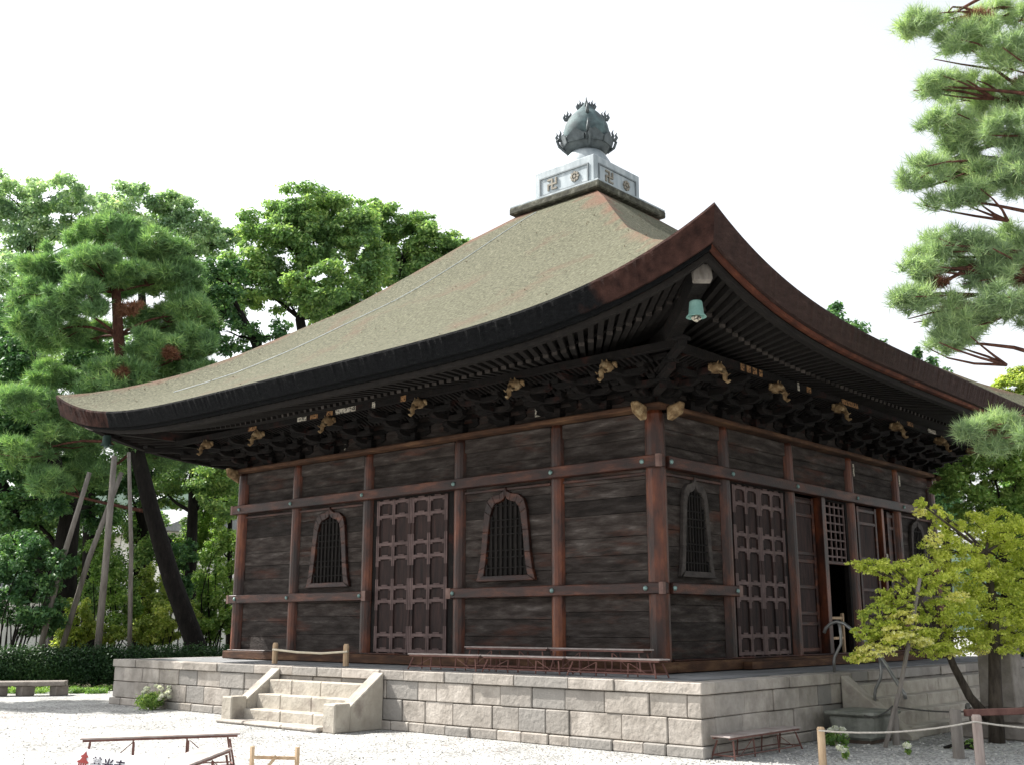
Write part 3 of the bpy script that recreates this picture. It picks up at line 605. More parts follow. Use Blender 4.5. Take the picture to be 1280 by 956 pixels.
# diagonal bracket arm at each corner
for sx_, sy_ in ((1, -1), (-1, -1), (1, 1), (-1, 1)):
    mb = MB()
    for o1, z in ((.6, .12), (1.1, .262), (1.7, .40)):
        q = lambda o: (CX + sx_ * (W0 + o), CY + sy_ * (W0 + o))
        a, b_ = q(-.1), q(o1); mb.bar((*a, Z_DAI + .14 + z), (*b_, Z_DAI + .14 + z), .12, .1)
        e = q(o1 - .06); mb.box(e[0] - .1, e[0] + .1, e[1] - .1, e[1] + .1, Z_DAI + .195 + z, Z_DAI + .255 + z)
    mb.build('bracket_arm', M['lumber'], hall, bevel=.01)
for k in range(4):
    T = face_tf(k)
    # wall behind the brackets, ribbed coving, and the purlin they carry
    mb = MB(T); ins = 0 if k in (0, 2) else .06
    z = Z_DAI + .088
    for h in (.27, .25, .27): mb.box(-W0 - .03 + ins, W0 + .03 - ins, W0 - .03, W0 + .03, z, z + h - .004); z += h
    mb.build('bracket_wall', M['board'], hall)
    for o, z0, z1 in ((.4, 5.72, 5.8), (.78, 5.83, 5.9), (1.15, 5.86, 5.975)):
        e = W0 + o + (.06 if k in (0, 2) else -.063)
        mb = MB(T); mb.box(-e, e, W0 + o - .06, W0 + o + .06, z0, z1); mb.build('purlin', M['lumber'], hall)
    mb = MB(T)
    for u in np.arange(-6.4, 6.4, .11):
        pts = [(u, W0 + .82, 5.86), (u, W0 + .9, 5.78), (u, W0 + 1.0, 5.86), ]
        mb.bar((u, W0 + .44, 5.70), (u, W0 + .74, 5.86), .045, .05); mb.bar((u, W0 + .82, 5.82), (u, W0 + 1.1, 5.9), .045, .05)
    mb.build('coving_rib', M['lumber'], hall)

# ---- roof
E_ = 9.03
MID_T = [0.9, 1.2, 2.07, 3.2, 4.28, 5.16, 6.02, 6.95, 7.86, 8.5, 9.03]
MID_Z = [12.02, 11.83, 11.14, 10.10, 9.14, 8.50, 7.84, 7.20, 6.68, 6.37, 6.16]
def zmid(t): return float(np.interp(t, MID_T, MID_Z))
def zroof(t, u):
    return zmid(t) + .89 * (t / E_) ** 3 * min(1, abs(u) / t) ** 5
def lift(u, o): return .80 * min(1.05, abs(u) / E_) ** 5 * max(0, min(1, (o - 4.6) / 4.2))
NT, NU = 30, 72
mb = MB()
for k in range(4):
    T = face_tf(k); vs = []; fs = []
    for i in range(NT + 1):
        t = 1.0 + (E_ - 1.0) * i / NT
        for j in range(NU + 1):
            s = -1 + 2 * j / NU; s = math.sin(s * math.pi / 2) * .35 + s * .65
            vs.append(T(t * s, t, zroof(t, t * s)))
    for i in range(NT):
        for j in range(NU): a = i * (NU + 1) + j; fs.append((a, a + 1, a + NU + 2, a + NU + 1))
    mb.add(vs, fs)
roof = mb.build('roof', M['thatch'], hall, smooth=True)
US = [E_ * (math.sin(s * math.pi / 2) * .35 + s * .65) for s in np.linspace(-1, 1, NU + 1)]
def zb(u): return zroof(E_, u) - .335 - .15 * (abs(u) / E_) ** 6
def edge_strip(k, ua, ub, mats, name):
    T = face_tf(k); vs = []; fs = []
    us = [ua + (ub - ua) * i / 260 for i in range(261)]
    for u in us:
        f = u / E_
        j_ = random.uniform(-.012, .012); vs += [T(E_ * f, E_, zroof(E_, u) + .0), T((E_ + .012) * f, E_ + .012 + j_, zroof(E_, u) - .04), T((E_ - .09) * f, E_ - .09, zb(u)), T((E_ - .5) * f, E_ - .5, zb(u) + .01)]
    for j in range(len(us) - 1):
        for c in range(3): a = j * 4 + c; fs.append((a, a + 4, a + 5, a + 1))
    mb = MB(); mb.add(vs, fs); o = mb.build(name, mats, roof); return o
edge_strip(0, -E_, E_, M['thatch_patched'], 'thatch_edge')
edge_strip(1, -E_, E_, M['thatch_red'], 'thatch_edge'); edge_strip(2, -E_, E_, M['thatch_black'], 'thatch_edge'); edge_strip(3, -E_, E_, M['thatch_red'], 'thatch_edge')
for k in range(4):
    T = face_tf(k); mb = MB(); vs = []; fs = []
    for u in US:                             # red fascia board just under the thatch edge
        f = u / E_; z = zb(u) - .003
        vs += [T((E_ - .16) * f, E_ - .16, z), T((E_ - .18) * f, E_ - .18, z - .05), T((E_ - .26) * f, E_ - .26, z - .05), T((E_ - .26) * f, E_ - .26, z)]
    for j in range(NU):
        for c in range(4): fs.append((j * 4 + c, j * 4 + 4 + c, j * 4 + 4 + (c + 1) % 4, j * 4 + (c + 1) % 4))
    mb.add(vs, fs); mb.build('fascia', M['fascia'] if k else M['thatch_black'], roof)
    mb = MB(); vs = []; fs = []              # eave board above the flying rafters
    for u in US:
        f = u / E_; z = zb(u) - .056
        vs += [T((E_ - .28) * f, E_ - .28, z), T((E_ - .30) * f, E_ - .30, z - .075), T((E_ - .42) * f, E_ - .42, z - .075), T((E_ - .42) * f, E_ - .42, z)]
    for j in range(NU):
        for c in range(4): fs.append((j * 4 + c, j * 4 + 4 + c, j * 4 + 4 + (c + 1) % 4, j * 4 + (c + 1) % 4))
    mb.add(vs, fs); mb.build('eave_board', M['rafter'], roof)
    # soffit boards: from the eave in to the wall
    mb = MB(); vs = []; fs = []; OO = [W0 - .2, 6.6, 7.2, 7.7, 8.2, 8.6]
    zs = [6.36, 6.19, 6.07, 5.975, 5.93, 5.875]
    for u in US:
        f = u / E_
        for o, z in zip(OO, zs): vs.append(T(o * f, o, z + lift(u, o)))
    nO = len(OO)
    for j in range(NU):
        for c in range(nO - 1): a = j * nO + c; fs.append((a, a + nO, a + nO + 1, a + 1))
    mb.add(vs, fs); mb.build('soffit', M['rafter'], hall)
# rafters: two tiers, fanned out to the corners
raf = []
for k in range(4):
    T = face_tf(k); NR = 84
    for j in range(NR):
        s = -1 + 2 * (j + .5) / NR
        def pt(o, z): u = s * E_ * (.62 + .38 * (o - W0) / (E_ - W0)) if False else s * E_ * o / E_ ; return T(s * o * 1.0, o, z + lift(s * E_, o))
        raf.append((k, pt(7.35, 5.955), pt(8.62, 5.815), .085, .10))
        raf.append((k, pt(5.9, 6.235), pt(7.68, 5.868), .09, .11))
    # board on the ends of the lower rafters
    mb = MB(); vs = []; fs = []
    for u in US:
        f = u / E_
        for o, z in ((7.66, 5.93), (7.66, 5.895), (7.52, 5.93), (7.52, 5.96)): vs.append(T(o * f, o, z + lift(u, o)))
    for j in range(NU):
        for c in range(4): fs.append((j * 4 + c, j * 4 + 4 + c, j * 4 + 4 + (c + 1) % 4, j * 4 + (c + 1) % 4))
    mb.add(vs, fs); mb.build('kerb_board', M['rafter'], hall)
def camd(r): return (Vector(r[2]) - Vector(CAM)).length + (0 if r[0] in (0, 1) else 100)
raf.sort(key=camd)
for k, a, b_, wx, wz in raf[:100]:
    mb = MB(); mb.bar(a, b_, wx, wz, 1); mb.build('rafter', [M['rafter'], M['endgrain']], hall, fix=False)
mb = MB()
for k, a, b_, wx, wz in raf[100:]: mb.bar(a, b_, wx, wz, 1)
mb.build('rafter', [M['rafter'], M['endgrain']], hall, fix=False)['kind'] = 'stuff'
# hip rafters
for sx_, sy_ in ((1, -1), (-1, -1), (1, 1), (-1, 1)):
    q = lambda o, z: (CX + sx_ * o, CY + sy_ * o, z)
    mb = MB()
    pts = [(5.9, 6.2), (7.0, 6.1), (7.8, 6.22), (8.42, 6.38)]
    for (o0, z0), (o1, z1) in zip(pts[:-1], pts[1:]): mb.bar(q(o0, z0), q(o1, z1), .2, .26)
    hr = mb.build('hip_rafter', M['lumber'], hall)
    mb = MB(); mb.bar(q(8.38, 6.37), q(8.47, 6.40), .25, .3); mb.build('end_cap', M['grey_wood'], hr, bevel=.015)
# lightning wire over the thatch
mb = MB(); T = face_tf(0); pts = []
for i in range(16):
    t = 1.5 + i * .42; u = -(.75 + .08 * i) * t / 1.6 * .62; pts.append(T(u, t, zroof(t, u) + .02))
mb.tube(pts, .008, 5); mb.build('lightning_wire', M['lead'], roof)
# ---- roof-top base and jewel
fb = MB(); fb.box(CX - 1.42, CX + 1.42, CY - 1.42, CY + 1.42, 11.80, 11.98); f_slab = fb.build('ridge_slab', M['mossy'], hall, bevel=.03)
fb = MB(); fb.box(CX - 1.40, CX + 1.40, CY - 1.40, CY + 1.40, 11.983, 12.02); fb.build('slab_flashing', M['lead'], f_slab)
fb = MB(); fb.box(CX - .95, CX + .95, CY - .95, CY + .95, 12.022, 12.93)
fbase = fb.build('finial_base', M['lead'], hall, bevel=.02)
for k in range(4):
    T = face_tf(k); mb = MB(T)                # raised panel frame
    o0, o1 = .952, .975
    for a, b_, c, d in ((-.78, .78, 12.70, 12.735), (-.78, .78, 12.24, 12.275), (-.78, -.745, 12.277, 12.698), (.745, .78, 12.277, 12.698)): mb.box(a, b_, o0, o1, c, d)
    mb.build('panel_frame', M['frame_metal'], fbase)
    mb = MB(T); s = .05; c0, z0 = -.36, 12.49; o0, o1 = .952, .985
    L = .15
    mb.box(c0 - .022, c0 + .022, o0, o1, z0 - L, z0 + L); mb.box(c0 - L, c0 - .024, o0, o1, z0 - .022, z0 + .022); mb.box(c0 + .024, c0 + L, o0, o1, z0 - .022, z0 + .022)
    mb.box(c0 - L, c0 - .024, o0, o1, z0 + L - .044, z0 + L); mb.box(c0 + .024, c0 + L, o0, o1, z0 - L, z0 - L + .044)
    mb.box(c0 - L, c0 - L + .044, o0, o1, z0 - L, z0 - .024); mb.box(c0 + L - .044, c0 + L, o0, o1, z0 + .024, z0 + L)
    mb.build('emblem', M['gilt'], fbase)
    mb = MB(T); c0 = .36
    for a in range(8):
        an = a * math.pi / 4; x, z = c0 + .1 * math.cos(an), z0 + .1 * math.sin(an)
        mb.tube([(x, .953, z), (x, .985, z)], [.042, .036], 8)
    mb.tube([(c0, .953, z0), (c0, .99, z0)], [.045, .04], 10)
    mb.build('emblem', M['gilt'], fbase)
mb = MB(); mb.lathe([(.72, 12.932), (.69, 13.05), (.6, 13.25), (.5, 13.42), (.43, 13.5)], (CX, CY, 0), 24); mb.build('dome', M['lead'], hall, smooth=True)
mb = MB(); mb.lathe([(.44, 13.502), (.52, 13.55), (.59, 13.66), (.63, 13.78), (.64, 13.84), (.60, 13.85), (.5, 13.8)], (CX, CY, 0), 28); bowl = mb.build('lotus_bowl', M['bowl'], hall, smooth=True)
mb = MB()
for a in range(8):                            # pointed petals round the rim
    an = a * math.pi / 4 + .2; c, s = math.cos(an), math.sin(an); tx, ty = -s, c
    q = lambda w_, r, z: (CX + c * r + tx * w_, CY + s * r + ty * w_, z)
    mb.add([q(-.22, .61, 13.66), q(.22, .61, 13.66), q(.24, .645, 13.8), q(.12, .65, 13.9), q(0, .67, 13.98), q(-.12, .65, 13.9), q(-.24, .645, 13.8),
            q(-.22, .55, 13.66), q(.22, .55, 13.66), q(.24, .585, 13.8), q(.12, .59, 13.9), q(0, .61, 13.97), q(-.12, .59, 13.9), q(-.24, .585, 13.8)],
           [(0, 1, 2, 3, 4, 5, 6), (13, 12, 11, 10, 9, 8, 7)] + [(i, (i + 1) % 7, 7 + (i + 1) % 7, 7 + i) for i in range(7)])
mb.build('petal', M['bowl'], bowl)
mb = MB(); mb.lathe([(.4, 13.7), (.53, 13.8), (.585, 13.95), (.595, 14.1), (.555, 14.28), (.46, 14.46), (.335, 14.61), (.21, 14.73), (.1, 14.85), (.04, 14.96), (.01, 15.08)], (CX, CY, 0), 28); jewel = mb.build('jewel', M['copper'], hall, smooth=True)
for a in range(4):                            # bronze flames on four sides, in three tiers
    an = a * math.pi / 2 + .72; c, s = math.cos(an), math.sin(an)
    q = lambda r, z: (CX + c * r, CY + s * r, z)
    for r, z, sc_ in ((.60, 13.93, .9), (.42, 14.5, .8), (.10, 14.82, .7)):
        mb = MB()
        for dr, dz, h in ((-.05, .02, .2), (.05, 0, .27), (.15, -.03, .22)):
            mb.tube([q(r - .08, z - .05), q(r + dr * .4 * sc_, z - .03), q(r + dr * sc_, z + dz), q(r + (dr + .05) * sc_, z + dz + h * .35 * sc_), q(r + (dr + .02) * sc_, z + dz + h * .7 * sc_), q(r + (dr + .06) * sc_, z + dz + h * 1.1 * sc_)], [.05, .05, .05, .04, .026, .004], 7)
        mb.build('flame', M['bowl'], jewel, smooth=True)
for sx_, sy_ in ((1, -1), (-1, -1), (1, 1), (-1, 1)):
    mb = MB(); q = lambda r, z: (CX + sx_ * r, CY + sy_ * r, z)
    mb.tube([q(.38, 13.56), q(.50, 13.7), q(.54, 13.86), q(.5, 13.92), q(.45, 13.85)], [.035, .04, .04, .03, .02], 6); mb.build('bowl_handle', M['bowl'], bowl)

# ---- pasted paper slips
slips = [(0, -.75, 5.90, .62, .11, 'paper'), (0, .1, 5.9, .08, .16, 'paper'), (0, .95, 5.9, .14, .13, 'ochre'), (0, -1.25, 5.9, .2, .11, 'ochre'), (0, -2.15, 5.9, .3, .1, 'paper'), (0, -1.75, 5.9, .24, .1, 'ochre'), (0, -3.9, 5.9, .3, .1, 'ochre'),
         (1, -4.95, 5.9, .13, .13, 'ochre'), (1, -4.75, 5.9, .13, .13, 'ochre'), (1, -4.55, 5.9, .13, .13, 'ochre'), (1, -4.35, 5.9, .1, .13, 'ochre'), (1, -3.0, 5.9, .07, .17, 'paper'), (1, -2.6, 5.9, .16, .12, 'ochre'),
         (1, -.9, 5.9, .7, .11, 'ochre'), (1, 2.0, 5.9, .3, .1, 'ochre'), (1, 3.2, 5.9, .45, .1, 'paper')]
for k, u, z, wd, h, m in slips:
    mb = MB(face_tf(k)); mb.box(u - wd / 2, u + wd / 2, W0 + 1.211, W0 + 1.218, z - h / 2 + .005, z + h / 2 - .01); mb.build('paper_slip', M[m], hall)
for k, u, z, wd, h, o in ((1, 1.4, 4.95, .06, .26, .147), (1, 3.8, 4.95, .07, .24, .147), (0, 3.3, 5.5, .16, .16, .032), (1, 2.82, 3.15, .09, .2, .145), (0, -2.15, 5.48, .05, .2, .04)):
    mb = MB(face_tf(k)); mb.box(u - wd / 2, u + wd / 2, W0 + o, W0 + o + .01, z - h / 2, z + h / 2); mb.build('paper_slip', M['paper'], hall)

# ================================================================== THINGS ON AND ROUND THE HALL
def bell(sx_, label):
    o = 8.14; x, y = CX + sx_ * o, CY - o
    b_ = thing('wind_bell', label, 'wind bell', (x, y, 5.95), 'wind bells under the eave corners')
    mb = MB(); mb.lathe([(.02, .15), (.08, .146), (.09, .125), (.107, -.04), (.138, -.075), (.142, -.088), (.13, -.083), (.1, -.04), (.08, .12)], (x, y, 5.95), 20); mb.build('bell_body', M['verdigris' if sx_ > 0 else 'dark_verdigris'], b_, smooth=True)
    mb = MB(); mb.tube([(x, y, 6.10), (x, y, 5.88)], .012, 6); mb.lathe([(.02, -.17), (.06, -.14), (.075, -.115), (.04, -.08)], (x, y, 5.97), 14); mb.build('clapper', M['paper' if sx_ > 0 else 'dark_verdigris'], b_, smooth=True)
    mb = MB(); mb.tube([(x, y, 6.09), (x, y, 6.3)], .015, 6); mb.build('hook', M['lumber'], b_)
bell(1, 'pale green wind bell hanging under the near eave corner above the wall corner')
bell(-1, 'small dark wind bell hanging under the far left eave tip beside the pine')

def make_bench(label, L, W_=.27, H=.42):
    t = thing('bench', label, 'bench')
    mb = MB(); mb.box(-L / 2, L / 2, -W_ / 2, W_ / 2, H - .02, H); mb.build('seat', M['bench_top'], t, bevel=.004)
    mb = MB()
    for s in (-1, 1): mb.box(-L / 2 + .03, L / 2 - .03, s * (W_ / 2 - .025) - .015, s * (W_ / 2 - .025) + .015, H - .045, H - .022)
    mb.build('seat_frame', M['bench_red'], t)
    for e in (-1, 1):
        for s in (-1, 1):
            mb = MB(); mb.tube([(e * (L / 2 - .12), s * (W_ / 2 - .03), H - .066), (e * (L / 2 - .05), s * (W_ / 2 + .03), 0)], .013, 6); mb.build('leg', M['bench_red'], t)
            mb = MB(); mb.tube([(e * L * .17, s * (W_ / 2 - .03), H - .066), (e * L * .17, s * (W_ / 2 - .01), 0)], .012, 6); mb.build('leg', M['bench_red'], t)
        mb = MB(); mb.tube([(e * (L / 2 - .06), -W_ / 2 - .02, .05), (e * (L / 2 - .06), W_ / 2 + .02, .05)], .01, 6); mb.build('crossbar', M['bench_red'], t)
        mb = MB(); mb.tube([(e * L * .18, -W_ / 2 + .03, H - .07), (e * L * .36, -W_ / 2 - .0, .06)], .006, 5); mb.build('brace', M['bench_red'], t)
    mb = MB()
    for s in (-1, 1): mb.tube([(-L / 2 + .06, s * (W_ / 2 + .02), .052), (L / 2 - .06, s * (W_ / 2 + .02), .052)], .009, 6)
    mb.build('stretcher', M['bench_red'], t)
    return t
def put(o, x, y, z, rz, label=None):
    o.location = (x, y, z); o.rotation_euler = (0, 0, rz)
    if label: o['label'] = label
    return o
G1 = 'red-framed benches on the platform'
bb = make_bench('low red-framed bench at the left end of the front row on the platform', 1.72, .27, .265)
bb['group'] = G1; put(bb, -3.33, -1.45, P, 0)
put(copy_tree(bb), -1.57, -1.45, P, 0, 'low red-framed bench in the middle of the front row on the platform')
put(copy_tree(bb), .17, -1.42, P, 0, 'low red-framed bench of the front row on the platform nearest the near corner')
bc = make_bench('taller red-framed bench of the back row below the second bell window', 1.9, .27, .375)
bc['group'] = G1; put(bc, -2.7, -.6, P, 0)
put(copy_tree(bc), -.76, -.6, P, 0, 'taller red-framed bench of the back row reaching the corner post')
b2 = make_bench('low red-brown bench on the gravel beside the platform corner', 1.95, .3, .30)
put(b2, 2.15, -.87, 0, R(90))
b3 = make_bench('narrow red-brown bench in the sun at the lower left, behind the white sign', 1.85, .28, .42)
put(b3, -2.35, -7.33, 0, math.atan2(1.48, .76))
b4 = make_bench('pale-topped bench running out of the bottom edge beside the wooden hurdle', 1.9, .36, .42)
put(b4, .0, -8.42, 0, math.atan2(1.06, -.9))

# rope barrier in front of the wall, above the front stairs
rbt = thing('bamboo_barrier', 'low barrier of two short stakes and a bamboo pole above the front steps', 'barrier', (-7.0, -1.5, P))
for x, y in ((-8.11, -1.5), (-6.0, -1.45)):
    mb = MB(); mb.tube([(x, y, P), (x, y, P + .36), (x, y, P + .40)], [.055, .055, .04], 10); mb.build('stake', M['new_wood'], rbt)
mb = MB(); mb.tube([(-8.09, -1.57, P + .27), (-7.3, -1.57, P + .23), (-6.6, -1.56, P + .22), (-5.9, -1.5, P + .26)], .022, 8); mb.build('pole', M['bamboo'], rbt)

# small wooden gate in the doorway
gt = thing('wooden_gate', 'small yellow-brown wooden gate standing in the dark doorway', 'gate', (-.1, 6.35, Z_SILL))
for y in (5.98, 6.75):
    mb = MB(); mb.box(-.13, -.08, y - .03, y + .03, Z_SILL - .01, Z_SILL + .78); mb.build('upright', M['new_wood'], gt)
mb = MB()
for z in (.28, .68): mb.box(-.125, -.085, 6.012, 6.718, Z_SILL + z - .025, Z_SILL + z + .025)
mb.build('rail', M['new_wood'], gt)

# handrail on the wide stairs
def rail_curve(y, label):
    t = thing('handrail', label, 'handrail', (2.4, y, .5), None)
    mb = MB(); mb.tube([(1.64, y, 1.60), (1.68, y, 1.68), (1.77, y, 1.75), (1.88, y, 1.78), (2.0, y, 1.75), (2.2, y, 1.59), (2.4, y, 1.42), (2.62, y, 1.17), (2.86, y, .77), (2.92, y, .68), (2.93, y, .6)], .028, 10); mb.build('grip_pipe', M['pipe'], t, smooth=True)
    for pts in ([(1.91, y, 1.77), (1.93, y, 1.55), (1.92, y, 1.42), (1.80, y, 1.22), (1.78, y, 1.14), (1.78, y, P - .02)], [(2.56, y, 1.22), (2.57, y, 1.0), (2.55, y, .9), (2.46, y, .74), (2.44, y, .66), (2.43, y, .5)]):
        mb = MB(); mb.tube(pts, .026, 8); mb.build('support_post', M['pipe'], t, smooth=True)
rail_curve(2.35, 'curved grey pipe handrail at the left side of the wide stone steps')

# stone basin beside the wide stairs
tb = thing('stone_basin', 'dark mossy stone basin standing below the curved handrail', 'basin', (2.55, 1.55, 0))
mb = MB(); x, y = 2.55, 1.62
mb.taper(x, y, .30, .40, .05, .36, .46, .40); body = mb.build('basin_body', M['tub'], tb, bevel=.04)
mb = MB(); mb.taper(x, y, .40, .50, .402, .40, .50, .46); mb.build('rim', M['tub'], tb, bevel=.02)
mb = MB(); mb.box(x - .26, x + .26, y - .36, y + .36, 0, .048); mb.build('foot', M['joint'], tb)

# stone pillar by the stairs
sp = thing('stone_pillar', 'square grey stone pillar on a stepped base behind the maple trunk', 'stone pillar', (3.95, 3.7, 0))
x, y = 3.95, 3.7
for z0, z1, h in ((0, .24, .52), (.243, .46, .42)):
    mb = MB(); mb.box(x - h, x + h, y - h, y + h, z0, z1); mb.build('base_block', M['monument'], sp, bevel=.03)
mb = MB(); mb.taper(x, y, .27, .27, .463, .24, .24, 1.75); mb.taper(x, y, .24, .24, 1.752, .05, .05, 1.9); mb.build('shaft', M['monument'], sp, bevel=.015)

# maple fence: stakes and ropes
GS = 'stakes round the maple'
def stake(x, y, h, r, m, label):
    mb = MB(); mb.tube([(x, y, 0), (x, y, h - .02), (x, y, h)], [r, r * .97, r * .75], 10)
    o = mb.build('fence_stake', M[m], None); tag(o, label, 'stake', GS); return (x, y, h)
s1 = stake(3.42, -1.52, .47, .05, 'new_wood', 'tan round stake at the left end of the pale rope')
s2 = stake(4.95, -.36, .63, .06, 'pink_wood', 'thick pinkish stake in front of the maple trunk')
s3 = stake(3.10, 1.5, .55, .055, 'grey_wood', 'grey stake behind the leaning prop pole')
def rope(name, pts, r, m, label, cat='rope'):
    mb = MB(); out = []
    for a, b_ in zip(pts[:-1], pts[1:]):
        a, b_ = Vector(a), Vector(b_)
        for i in range(8): f = i / 8; p = a.lerp(b_, f); p.z -= .07 * 4 * f * (1 - f); out.append(p)
    out.append(Vector(pts[-1])); mb.tube(out, r, 6); tag(mb.build(name, M[m]), label, cat)
rope('rope', [(3.42, -1.58, .43), (4.95, -.43, .55), (6.6, .9, .5)], .012, 'rope', 'pale rope strung low between the stakes round the maple')
rope('cord', [(2.95, .8, .45), (3.10, 1.44, .55), (4.2, 3.0, .5), (6.2, 4.2, .55)], .012, 'cable', 'dark thin cord running behind the maple at knee height')

# torii-like prop frame of the maple trunk
pf = thing('trunk_support', 'low wooden frame of two posts and a red-brown crossbar holding the maple trunk', 'tree support', (4.6, .9, 0))
for (x, y), m in (((4.40, .42), 'grey_wood'), ((5.05, 1.6), 'bark')):
    mb = MB(); mb.tube([(x, y, 0), (x, y, .62)], .075, 10); mb.build('upright', M[m], pf)
mb = MB(); mb.bar((4.5, .5, .58), (5.25, 1.85, .58), .07, .09); mb.build('crossbar', M['bench_red'], pf, bevel=.01)
mb = MB(); mb.tube([(4.45, .82, .6), (4.4, .9, .66), (4.35, 1.0, .6)], .03, 6); mb.build('binding', M['cable'], pf)
mb = MB(); mb.tube([at(1107, 942, 16.0) * [1, 1, 0], at(1125, 860, 15.9), at(1135, 808, 15.85), at(1150, 722, 15.8)], [.035, .034, .032, .028], 8)
tag(mb.build('prop_pole', M['grey_wood']), 'thin grey pole leaning to prop the maple branches', 'pole')

# sign, hurdle at the bottom edge
sg = thing('sign_board', 'white sign board with red temple emblem and dark brush characters', 'sign', (.35, -9.35, 0))
A = at(96, 934, 10.0); B = at(206, 950, 9.7); dx = (B - A) / np.linalg.norm(B - A); nn_ = np.array([dx[1], -dx[0], 0])
tilt = np.array([0, 0, 1.0]) * .93 - nn_ * .36
def sgp(u, v, o): p = A + dx * u + tilt * v + nn_ * o; return tuple(p)
Wd = float(np.linalg.norm(B - A))
mb = MB(lambda u, v, o: sgp(u, v, o)); mb.box(0, Wd, -.42, 0, -.02, 0); mb.build('board', M['white'], sg)
mb = MB(lambda u, v, o: sgp(u, v, o))
for u in (.1, Wd - .1): mb.box(u - .02, u + .02, -.53, -.05, -.06, -.025)
mb.build('leg', M['grey_wood'], sg)
mb = MB(lambda u, v, o: sgp(u, v, o)); c0, v0 = .115, -.095; o0, o1 = .002, .006      # temple emblem: two roofs over posts
pr = lambda poly: mb.add([(a * .72 + c0, b_ * .8 + v0, o0) for a, b_ in poly] + [(a * .72 + c0, b_ * .8 + v0, o1) for a, b_ in poly], [tuple(range(len(poly))), tuple(range(2 * len(poly) - 1, len(poly) - 1, -1))] + [(i, (i + 1) % len(poly), len(poly) + (i + 1) % len(poly), len(poly) + i) for i in range(len(poly))])
pr([(0, .1), (.025, .06), (.055, .045), (.05, .03), (-.05, .03), (-.055, .045), (-.025, .06)])
pr([(-.03, .028), (.03, .028), (.05, .0), (.085, -.015), (.08, -.032), (-.08, -.032), (-.085, -.015), (-.05, .0)])
for u in (-.05, -.017, .017, .05): pr([(u - .009, -.034), (u + .009, -.034), (u + .009, -.085), (u - .009, -.085)])
pr([(-.07, -.087), (.07, -.087), (.07, -.1), (-.07, -.1)])
mb.build('emblem', M['red_ink'], sg, fix=False)
for i, ch in enumerate('善光寺'):
    cu = bpy.data.curves.new('character', 'FONT'); cu.body = ch; cu.size = .12; cu.extrude = .002; cu.offset = .0012; cu.align_x = 'CENTER'; cu.align_y = 'CENTER'
    to = bpy.data.objects.new('lettering', cu); COL.objects.link(to); bpy.context.view_layer.update()
    me = bpy.data.meshes.new_from_object(to.evaluated_get(bpy.context.evaluated_depsgraph_get())); bpy.data.objects.remove(to); bpy.data.curves.remove(cu)
    me.materials.clear(); me.materials.append(M['ink']); o = bpy.data.objects.new('character', me); COL.objects.link(o); o.parent = sg
    from mathutils import Matrix
    X = Vector(dx); Y = Vector(tilt).normalized(); Z = X.cross(Y)
    p = Vector(sgp(.255 + .125 * i, -.115, .004)) - sg.location
    o.matrix_local = Matrix(((X.x, Y.x, Z.x, p.x), (X.y, Y.y, Z.y, p.y), (X.z, Y.z, Z.z, p.z), (0, 0, 0, 1)))
hd = thing('wooden_hurdle', 'small pale wooden hurdle with two uprights and a diagonal at the bottom edge', 'barrier', (1.2, -8.3, 0))
a, b_ = Vector((1.01, -8.37, 0)), Vector((1.39, -8.13, 0))
for p in (a, b_):
    mb = MB(); mb.bar(p, p + Vector((0, 0, .6)), .032, .032); mb.build('upright', M['new_wood'], hd)
mb = MB(); mb.bar(a + Vector((0, 0, .5)), b_ + Vector((0, 0, .5)), .02, .03); mb.build('crossbar', M['new_wood'], hd)
mb = MB(); mb.bar(a + Vector((.03, -.05, .2)), a.lerp(b_, .62) + Vector((0, -.04, .52)), .02, .026); mb.build('diagonal', M['new_wood'], hd)

# ================================================================== VEGETATION
RNG = np.random.default_rng(7)
DENS = 6.5; LSZ = 0.75; GROW = 1.12
def unit(n):
    v = RNG.normal(size=(n, 3)); return v / np.linalg.norm(v, axis=1, keepdims=True)
def leaves(clumps, per_m2, size, flat=.8, shell=.4):
    """diamond leaves scattered through ellipsoidal clumps (x, y, z, rx, ry, rz)"""
    out = []
    for (x, y, z, rx, ry, rz) in clumps:
        n_ = max(12, int(per_m2 * DENS * 4 * math.pi * ((rx * ry + rx * rz + ry * rz) / 3)))
        d = unit(n_); r = RNG.random(n_) ** shell * (1 + .25 * RNG.normal(size=n_) * .5)
        p = np.array([x, y, z]) + d * r[:, None] * np.array([rx, ry, rz])
        nrm = d * .5 + RNG.normal(size=(n_, 3)) * .55 + np.array([0, 0, flat]); nrm /= np.linalg.norm(nrm, axis=1, keepdims=True)
        a = np.cross(nrm, RNG.normal(size=(n_, 3))); a /= np.linalg.norm(a, axis=1, keepdims=True); b_ = np.cross(nrm, a)
        s = size * LSZ * (.6 + .8 * RNG.random(n_))[:, None]
        droop = np.array([0, 0, -1]) * s * .15
        out.append(np.stack([p - a * s * .5, p + b_ * s * .28 + droop * 0, p + a * s * .5 + droop, p - b_ * s * .28], 1).reshape(-1, 3))
    return np.concatenate(out)
def sub_clumps(blobs, k, frac, squash=.7):
    """each blob -> k smaller clumps spread over it, so the outline is uneven and gaps stay open"""
    out = []
    k = int(k * 3.2); frac = frac * .76
    for (x, y, z, rx, ry, rz) in blobs:
        d = unit(k); r = .35 + .65 * RNG.random(k) ** .6
        for i in range(k):
            f = frac * (.65 + .7 * RNG.random())
            out.append((x + d[i, 0] * r[i] * rx, y + d[i, 1] * r[i] * ry, z + d[i, 2] * r[i] * rz, rx * f, ry * f, rz * f * squash if rz > .5 * rx else rz * f))
    return out
